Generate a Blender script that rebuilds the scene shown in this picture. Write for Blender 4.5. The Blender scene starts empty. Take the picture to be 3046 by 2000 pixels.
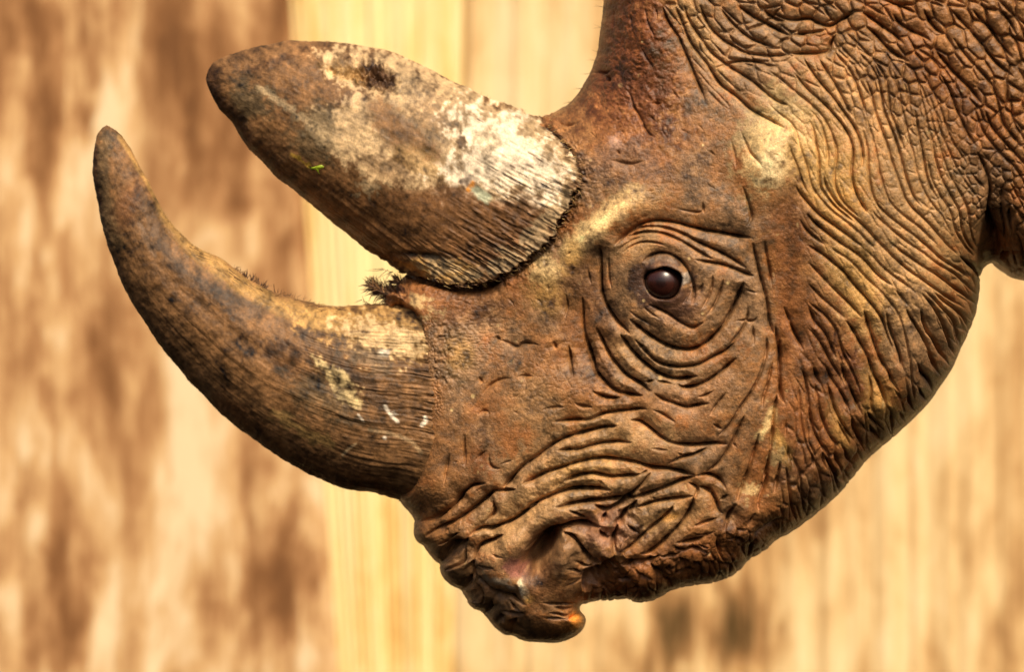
import bpy, math, random
import numpy as np
from mathutils import Vector

# ------------------------------------------------------------------ camera, sky, sun, exposure
SC = bpy.context.scene
COL = SC.collection
S = 0.0004           # metres per unit of the side-view drawing (about 0.4 mm)
D = 6.0              # camera distance to the animal's mid plane
ZC = 1.25            # height of the picture centre above the ground
WALL = 1.75          # distance of the timber wall behind the mid plane

cam_d = bpy.data.cameras.new('camera')
cam = bpy.data.objects.new('camera', cam_d)
COL.objects.link(cam)
cam.location = (0, -D, ZC)
cam.rotation_euler = (math.radians(90), 0, 0)
cam_d.sensor_fit = 'HORIZONTAL'
cam_d.sensor_width = 36.0
cam_d.lens = 36.0 * D / (3046 * S)
cam_d.clip_start = 0.1
cam_d.clip_end = 200
cam_d.dof.use_dof = True
cam_d.dof.focus_distance = D - 0.12
cam_d.dof.aperture_fstop = 2.7
SC.camera = cam

SUN_ELEV, SUN_AZ = 48.0, 20.0      # azimuth: degrees to the right of the camera's back
wd = bpy.data.worlds.new('World')
SC.world = wd
wd.use_nodes = True
wn = wd.node_tree
bg = wn.nodes['Background']
sky = wn.nodes.new('ShaderNodeTexSky')
sky.sky_type = 'NISHITA'
sky.sun_disc = False
sky.sun_elevation = math.radians(SUN_ELEV)
sky.sun_rotation = math.radians(180 - SUN_AZ)
sky.air_density = 1.0
sky.dust_density = 7.0
wn.links.new(sky.outputs[0], bg.inputs[0])
bg.inputs[1].default_value = 0.07
sun_d = bpy.data.lights.new('sun', 'SUN')
sun_d.energy = 2.6
sun_d.angle = math.radians(18)
sun_d.color = (1.0, 0.86, 0.64)
sun = bpy.data.objects.new('sun', sun_d)
COL.objects.link(sun)
_e, _a = math.radians(SUN_ELEV), math.radians(SUN_AZ)
_to = Vector((math.sin(_a) * math.cos(_e), -math.cos(_a) * math.cos(_e), math.sin(_e)))
sun.rotation_euler = (-_to).to_track_quat('-Z', 'Y').to_euler()
sun.location = (1.5, -4, 6)
SC.view_settings.view_transform = 'Standard'
SC.view_settings.look = 'None'
SC.view_settings.gamma = 1.0
SC.view_settings.exposure = 0.56

rng = np.random.default_rng(11)
random.seed(5)

# ------------------------------------------------------------------ helpers
def at(u, v, h):
    """drawing coordinates + distance in front of the mid plane -> world arrays"""
    y = -np.asarray(h, float) * S
    k = (D + y) / D
    return (np.asarray(u, float) - 1523) * S * k, y, ZC + (1000 - np.asarray(v, float)) * S * k

def uv_of(X, Y, Z):
    k = (D - np.abs(Y)) / D
    return 1523 + X / (S * k), 1000 - (Z - ZC) / (S * k)

def sstep(a, b, x):
    t = np.clip((x - a) / (b - a), 0, 1)
    return t * t * (3 - 2 * t)

def vnoise(h, w, cell, seed, ay=1.0):
    r = np.random.default_rng(seed)
    gy, gx = int(h / (cell * ay)) + 3, int(w / cell) + 3
    g = r.random((gy, gx))
    y = np.arange(h) / (cell * ay); x = np.arange(w) / cell
    yi = y.astype(int); xi = x.astype(int)
    fy = (y - yi); fx = (x - xi)
    fy = (fy * fy * (3 - 2 * fy))[:, None]; fx = (fx * fx * (3 - 2 * fx))[None]
    a = g[yi][:, xi]; b = g[yi][:, xi + 1]; c = g[yi + 1][:, xi]; d = g[yi + 1][:, xi + 1]
    return (a * (1 - fx) + b * fx) * (1 - fy) + (c * (1 - fx) + d * fx) * fy - 0.5

def fbm(h, w, cell, seed, octv=4, gain=0.55, ay=1.0):
    o = np.zeros((h, w)); a = 1.0
    for i in range(octv):
        o += a * vnoise(h, w, max(cell / 2 ** i, 1.01), seed + i * 17, ay); a *= gain
    return o * 1.4

def seg_dist(px, py, poly, closed=False):
    """distance of points to a polyline, and the position 0..1 along it"""
    P = np.asarray(poly, float)
    if closed: P = np.vstack([P, P[:1]])
    L = np.r_[0, np.cumsum(np.hypot(*np.diff(P, axis=0).T))]
    best = np.full(px.shape, 1e18); pos = np.zeros(px.shape)
    for i in range(len(P) - 1):
        ax, ay = P[i]; dx, dy = P[i + 1] - P[i]
        l2 = dx * dx + dy * dy + 1e-9
        t = np.clip(((px - ax) * dx + (py - ay) * dy) / l2, 0, 1)
        d2 = (px - ax - t * dx) ** 2 + (py - ay - t * dy) ** 2
        m = d2 < best
        best = np.where(m, d2, best)
        pos = np.where(m, (L[i] + t * math.sqrt(l2)) / L[-1], pos)
    return np.sqrt(best), pos

def in_poly(px, py, poly):
    P = np.asarray(poly, float); c = np.zeros(px.shape, bool)
    x0, y0 = P[-1]
    for x1, y1 in P:
        cond = ((y1 > py) != (y0 > py))
        with np.errstate(divide='ignore', invalid='ignore'):
            xc = (x0 - x1) * (py - y1) / (y0 - y1 + 1e-12) + x1
        c ^= cond & (px < xc)
        x0, y0 = x1, y1
    return c

def smooth_poly(P, n=3, closed=False):
    P = np.asarray(P, float)
    for _ in range(n):
        if closed:
            Q = np.roll(P, -1, 0)
            P = np.stack([P * .75 + Q * .25, P * .25 + Q * .75], 1).reshape(-1, 2)
        else:
            A, B = P[:-1], P[1:]
            M = np.stack([A * .75 + B * .25, A * .25 + B * .75], 1).reshape(-1, 2)
            P = np.vstack([P[:1], M, P[-1:]])
    return P

def resample(P, n):
    P = np.asarray(P, float)
    L = np.r_[0, np.cumsum(np.hypot(*np.diff(P, axis=0).T))]
    t = np.linspace(0, L[-1], n)
    return np.stack([np.interp(t, L, P[:, 0]), np.interp(t, L, P[:, 1])], 1)

def tps(pts, reg=1.0):
    P = np.asarray(pts, float); X = P[:, :2] / 500; f = P[:, 2]
    r = np.hypot(X[:, None, 0] - X[None, :, 0], X[:, None, 1] - X[None, :, 1])
    K = np.where(r > 0, r * r * np.log(r + 1e-12), 0) + np.eye(len(P)) * 0.02 * reg
    A = np.block([[K, np.c_[np.ones(len(P)), X]], [np.c_[np.ones(len(P)), X].T, np.zeros((3, 3))]])
    w = np.linalg.solve(A, np.r_[f, 0, 0, 0])
    def ev(u, v):
        u = np.asarray(u) / 500; v = np.asarray(v) / 500
        o = w[-3] + w[-2] * u + w[-1] * v
        for i in range(len(P)):
            r2 = (u - X[i, 0]) ** 2 + (v - X[i, 1]) ** 2 + 1e-12
            o = o + w[i] * 0.5 * r2 * np.log(r2)
        return o
    return ev

class Raster:
    def __init__(s, u0, v0, u1, v1, q):
        s.u0, s.v0, s.q = u0, v0, q
        s.w = int((u1 - u0) / q) + 1; s.h = int((v1 - v0) / q) + 1
        s.U, s.V = np.meshgrid(u0 + np.arange(s.w) * q, v0 + np.arange(s.h) * q)
    def box(s, u0, v0, u1, v1):
        a = max(int((u0 - s.u0) / s.q), 0); b = min(int((u1 - s.u0) / s.q) + 2, s.w)
        c = max(int((v0 - s.v0) / s.q), 0); d = min(int((v1 - s.v0) / s.q) + 2, s.h)
        return (slice(c, max(d, c)), slice(a, max(b, a)))
    def sample(s, img, u, v):
        x = np.clip((u - s.u0) / s.q, 0, s.w - 1.001); y = np.clip((v - s.v0) / s.q, 0, s.h - 1.001)
        xi = x.astype(int); yi = y.astype(int); fx = x - xi; fy = y - yi
        if img.ndim == 3: fx = fx[:, None]; fy = fy[:, None]
        return (img[yi, xi] * (1 - fx) + img[yi, xi + 1] * fx) * (1 - fy) + (img[yi + 1, xi] * (1 - fx) + img[yi + 1, xi + 1] * fx) * fy

TILE = dict(A=(1200, 1000), B=(1200, 1450), C=(1650, 550), D=(1650, 1000), E=(1650, 0), F=(2346, 0), G=(2346, 450),
            H=(2250, 900), I=(1650, 1400), J=(550, 80), K=(1050, 300), L=(250, 350), M=(700, 750), N=(650, 1000), O=(1250, 480))
def T(tile, txt):
    ox, oy = TILE[tile]
    return [(ox + float(a) / 3.126, oy + float(b) / 3.126) for a, b in (p.split(',') for p in txt.split())]

def new_mesh(name, verts, faces, mat, parent=None, smooth=True):
    me = bpy.data.meshes.new(name)
    verts = np.asarray(verts, np.float32)
    me.vertices.add(len(verts)); me.vertices.foreach_set('co', verts.ravel())
    faces = np.asarray(faces, np.int32)
    k = faces.shape[1]
    me.loops.add(faces.size); me.loops.foreach_set('vertex_index', faces.ravel())
    me.polygons.add(len(faces))
    me.polygons.foreach_set('loop_start', np.arange(0, faces.size, k, dtype=np.int32))
    me.polygons.foreach_set('loop_total', np.full(len(faces), k, np.int32))
    me.update(calc_edges=True); me.validate()
    if smooth: me.polygons.foreach_set('use_smooth', np.ones(len(me.polygons), bool))
    ob = bpy.data.objects.new(name, me); COL.objects.link(ob)
    if mat: me.materials.append(mat)
    if parent: ob.parent = parent
    return ob

def set_color(me, rgb):
    at_ = me.color_attributes.new('tint', 'FLOAT_COLOR', 'POINT')
    at_.data.foreach_set('color', np.c_[rgb, np.ones(len(rgb))].astype(np.float32).ravel())

# ------------------------------------------------------------------ materials
def nodes(name):
    m = bpy.data.materials.new(name); m.use_nodes = True
    nt = m.node_tree; b = nt.nodes['Principled BSDF']
    def N(t, **kw):
        n = nt.nodes.new(t)
        for k, v in kw.items():
            if k in n.inputs.keys(): n.inputs[k].default_value = v
            else: setattr(n, k, v)
        return n
    return m, nt, b, N

def tinted(name, rough, grain, bump, fine=520.0, stretch=None, spec=0.45):
    m, nt, b, N = nodes(name); L = nt.links.new
    att = N('ShaderNodeAttribute', attribute_name='tint')
    tc = N('ShaderNodeTexCoord')
    src = tc.outputs['Object']
    n1 = N('ShaderNodeTexNoise', Scale=fine, Detail=3.0, Roughness=0.65); L(src, n1.inputs['Vector'])
    n2 = N('ShaderNodeTexNoise', Scale=fine * 0.16, Detail=5.0, Roughness=0.62); L(src, n2.inputs['Vector'])
    ad = N('ShaderNodeMath', operation='ADD'); L(n1.outputs['Fac'], ad.inputs[0]); L(n2.outputs['Fac'], ad.inputs[1])
    mr = N('ShaderNodeMapRange'); L(ad.outputs[0], mr.inputs[0])
    mr.inputs[1].default_value = 0.7; mr.inputs[2].default_value = 1.3
    mr.inputs[3].default_value = 1 - grain; mr.inputs[4].default_value = 1 + grain
    mx = N('ShaderNodeVectorMath', operation='SCALE'); L(att.outputs['Color'], mx.inputs[0]); L(mr.outputs[0], mx.inputs['Scale'])
    L(mx.outputs[0], b.inputs['Base Color'])
    r2 = N('ShaderNodeMapRange'); L(n2.outputs['Fac'], r2.inputs[0])
    r2.inputs[1].default_value = 0.3; r2.inputs[2].default_value = 0.7
    r2.inputs[3].default_value = rough - 0.1; r2.inputs[4].default_value = rough + 0.12
    L(r2.outputs[0], b.inputs['Roughness'])
    b.inputs['Specular IOR Level'].default_value = spec
    bp = N('ShaderNodeBump', Strength=bump, Distance=0.0012); L(ad.outputs[0], bp.inputs['Height'])
    L(bp.outputs[0], b.inputs['Normal'])
    return m

M_skin = tinted('rhino_skin', 0.46, 0.42, 0.70)
M_horn = tinted('rhino_horn', 0.56, 0.34, 0.45, fine=420.0, spec=.3)

# ------------------------------------------------------------------ the animal: outline and broad form of the head
root = bpy.data.objects.new('rhinoceros', None); COL.objects.link(root)
root['label'] = 'brown wrinkled rhinoceros head in profile with two curved horns, lowered before a timber wall'
root['category'] = 'rhinoceros'

EDGE_TOP = T('E', '460,65 430,250 400,480 370,560 330,680 250,820 150,945 0,1040') + [(1612, 350)]
JAW = T('G', '2101,1195 2040,1150 1940,1130 1900,1122 1850,1190 1810,1300 1770,1430') + \
      T('H', '2030,150 1970,290 1900,440 1840,590 1760,720 1650,880 1560,990 1430,1120 1310,1230 1150,1360 1000,1500') + \
      [(2534, 1430), (2470, 1500), (2400, 1556)] + \
      T('I', '2188,600 2070,640 1990,730 1900,790 1790,850 1720,930 1620,1010 1480,1050 1250,1090 1110,1110 960,1200 800,1240 720,1230 660,1210 560,1220 400,1220 300,1255')
LIP = T('B', '1660,1090 1640,1140 1690,1200 1700,1260 1670,1330 1600,1390 1500,1435 1380,1455 1220,1450 1110,1440 1010,1390 960,1395 900,1370 820,1300 740,1200 720,1165 640,1110 560,1000 540,950 450,910 390,840 360,770 360,710 290,695 240,640 210,580 200,525 150,470 120,380 110,295 60,240 0,180')
IN_FRONT = [(1185, 1485), (1165, 1400), (1150, 1250), (1140, 1080), (1130, 960), (1145, 915)]
TUFT = [(1150, 900), (1146, 872), (1160, 856), (1180, 846), (1195, 828)]
IN_REAR = [(1235, 760), (1340, 700), (1450, 620), (1540, 520), (1580, 430), (1590, 370)]
OUTLINE = [(1800, -60), (1830, -130), (1900, -190), (2300, -215), (2900, -215), (3150, -200), (3240, -130), (3260, 300), (3250, 760), (3210, 845), (3120, 850)]
OUTLINE = [(1800, -60)][::-1] + OUTLINE[1:]
outline = OUTLINE + JAW + LIP + IN_FRONT + TUFT + IN_REAR + EDGE_TOP[::-1]
outline = smooth_poly(outline, 1, True)

Wf = tps([(1975, 830, 395), (1900, 650, 410), (1780, 470, 350), (1850, 250, 320), (1950, 60, 360), (2100, 330, 400), (2290, 480, 445),
          (2600, 700, 445), (2820, 780, 425), (2950, 400, 480), (3060, 700, 420), (2700, 200, 490), (2400, 80, 450), (3400, 300, 560), (3300, 850, 420),
          (2300, -300, 430), (3000, -300, 560), (2000, 1150, 365), (2300, 1200, 370), (2300, 1000, 385), (1700, 1100, 315), (1500, 1100, 262),
          (1350, 1150, 232), (1300, 950, 205), (1450, 880, 232), (1620, 800, 292), (1500, 1500, 255), (1700, 1430, 300), (1680, 1580, 285),
          (1380, 1650, 215), (1550, 1800, 200), (1715, 1855, 165), (1900, 1700, 258), (1860, 1600, 275), (2100, 1620, 275), (2050, 1710, 252), (2200, 1480, 305),
          (2500, 1200, 345), (2700, 1000, 385), (1250, 1450, 208), (1200, 850, 190), (1450, 650, 250), (1600, 450, 280), (1650, 380, 285), (1900, -250, 340)])
Rf = tps([(1700, 330, 190), (1800, 60, 150), (1850, -200, 150), (2600, -320, 250), (3390, 300, 200), (3000, 850, 240), (2930, 850, 210), (2850, 1050, 150),
          (2600, 1350, 140), (2300, 1620, 115), (2000, 1760, 95), (1800, 1790, 80), (1740, 1845, 48), (1600, 1910, 95), (1400, 1800, 105),
          (1270, 1620, 115), (1200, 1500, 130), (1150, 1200, 170), (1150, 900, 120), (1240, 800, 130), (1500, 560, 180), (2000, 900, 220)])

G = 5.0
gu = np.arange(1090, 3290, G); gv = np.arange(-230, 1935, G)
GU, GV = np.meshgrid(gu, gv)
gd, _ = seg_dist(GU, GV, outline, True)
gin = in_poly(GU, GV, outline)

def horn_zone(kind):
    return BASE_REAR + [(1450, 500)] if kind else BASE_FRONT
BASE_REAR = T('K', '1750,145 1900,330 2060,520 2110,700') + T('O', '1490,180 1430,300 1350,480 1260,640 1150,780 1000,900 870,1010 760,1060 600,1130 430,1165 200,1130 0,1050') + [(1189, 812)]
BASE_FRONT = [(1215, 905)] + T('M', '1740,560 1790,700 1800,900 1825,1150 1840,1300') + T('N', '2000,650 2010,880 1975,1150 1910,1340 1810,1490') + [(1195, 1494)]
BASE_REAR = smooth_poly(BASE_REAR, 2); BASE_FRONT = smooth_poly(BASE_FRONT, 2)
ZONES = [np.vstack([BASE_REAR, [(1150, 700), (1300, 400)]]), np.vstack([BASE_FRONT - (20, 0), [(1000, 1450), (1000, 930)]])]
CHIN = T('B', '1990,640 1900,740 1850,800 1780,850 1700,900 1690,1000 1660,1090') + [(1760, 1900), (2150, 1850), (2260, 1680)] + T('I', '1440,800 1290,745 1000,800 920,850 820,880 700,880')

def dent(px, py, poly, soft):
    d, _ = seg_dist(px, py, poly, True)
    sd = np.where(in_poly(px, py, poly), d, -d)
    return sstep(-soft, soft, sd)

def skin_h(U, V, d, inside):
    W = np.clip(Wf(U, V), 90, 620); R = np.clip(Rf(U, V), 50, 260)
    t = np.clip(d / R, 0, 1)
    h = W * np.sqrt(np.clip(1 - (1 - t) ** 2, 0, 1))
    return np.where(inside, h, 0)

gh = skin_h(GU, GV, gd, gin)
gh_free = gh.copy()                      # the skin before it sinks under the horns
fall = sstep(0, 60, gd)
for z in ZONES: gh = gh - 75 * dent(GU, GV, z, 9) * fall
gh = gh - 26 * dent(GU, GV, CHIN, 9) * fall * (1 - sstep(1770, 1960, GU))
gh = np.maximum(gh, 0)

# closed base solid from the side view, mirrored about the mid plane
cell = gin[:-1, :-1] & gin[1:, :-1] & gin[:-1, 1:] & gin[1:, 1:]
used = np.zeros(gin.shape, int)
for a in (0, 1):
    for b in (0, 1):
        used[a:a + cell.shape[0], b:b + cell.shape[1]] += cell
inner = used == 4
rim = (used > 0) & ~inner
ru, rv = GU[rim], GV[rim]
dense = resample(np.vstack([outline, outline[:1]]), 6000)
su, sv = np.empty_like(ru), np.empty_like(rv)
for i in range(0, len(ru), 400):
    k = np.argmin((ru[i:i + 400, None] - dense[None, :, 0]) ** 2 + (rv[i:i + 400, None] - dense[None, :, 1]) ** 2, 1)
    su[i:i + 400], sv[i:i + 400] = dense[k, 0], dense[k, 1]
PU, PV, PH = GU.copy(), GV.copy(), gh.copy()
PU[rim], PV[rim], PH[rim] = su, sv, 0
idx = np.full(gin.shape, -1); on = used > 0
idx[on] = np.arange(on.sum())
nf = on.sum()
X, Y, Z = at(PU[on], PV[on], PH[on])
front = np.stack([X, Y, Z], 1)
bidx = idx.copy(); bi = np.where(inner)
bidx[bi] = nf + np.arange(inner.sum())
bx_, by_, bz_ = at(PU[inner], PV[inner], PH[inner])
back = np.stack([bx_, -by_, bz_], 1)
cy, cx = np.where(cell)
f1 = np.stack([idx[cy, cx], idx[cy + 1, cx], idx[cy + 1, cx + 1], idx[cy, cx + 1]], 1)
f2 = np.stack([bidx[cy, cx], bidx[cy, cx + 1], bidx[cy + 1, cx + 1], bidx[cy + 1, cx]], 1)
base = new_mesh('head_and_neck', np.vstack([front, back]), np.vstack([f1, f2]), None)
VOX = 1.95 * S
md = base.modifiers.new('r', 'REMESH'); md.mode = 'VOXEL'; md.voxel_size = VOX
ms = base.modifiers.new('s', 'SMOOTH'); ms.factor = 0.5; ms.iterations = 6
dg = bpy.context.evaluated_depsgraph_get(); dg.update()
hm = bpy.data.meshes.new_from_object(base.evaluated_get(dg))
base.modifiers.clear()
old = base.data; base.data = hm; bpy.data.meshes.remove(old)
head = base; head.name = 'head_and_neck'; hm.name = 'head_and_neck'
head.parent = root
hm.materials.clear(); hm.materials.append(M_skin)
nv = len(hm.vertices)
co = np.empty(nv * 3, np.float32); hm.vertices.foreach_get('co', co); co = co.reshape(-1, 3).astype(float)
nn = np.empty(nv * 3, np.float32); hm.vertices.foreach_get('normal', nn); nn = nn.reshape(-1, 3).astype(float)
print('head verts', nv)

# ------------------------------------------------------------------ folds of the skin
R = Raster(1080, -240, 3290, 1940, 2.0)
fold = np.zeros((R.h, R.w))
def crease(P, s, w1=None, w2=None, depth=27.0, ends=38.0, smooth=2):
    """a groove along the line P: steep in the middle, rolling off into the folds on both sides"""
    P = smooth_poly(P, smooth) if smooth else np.asarray(P, float)
    w1 = w1 or (10 + 16 * s); w2 = w2 or (2.5 + 1.5 * s)
    m = 4.0 * w1
    b = R.box(P[:, 0].min() - m, P[:, 1].min() - m, P[:, 0].max() + m, P[:, 1].max() + m)
    if b[0].start >= b[0].stop or b[1].start >= b[1].stop: return
    d, pos = seg_dist(R.U[b], R.V[b], P)
    ln_ = np.hypot(*np.diff(P, axis=0).T).sum()
    tp = np.clip(np.minimum(pos, 1 - pos) * ln_ / min(ends, ln_ * .45), 0, 1)
    tp = 0.04 + 0.96 * tp
    val = -s * depth * tp * (0.80 * np.exp(-d / w1) + 0.95 * np.exp(-(d / (w2 * (.6 + .4 * tp))) ** 2))
    fold[b] = np.minimum(fold[b], val) + 0.22 * np.maximum(fold[b], val)

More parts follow.
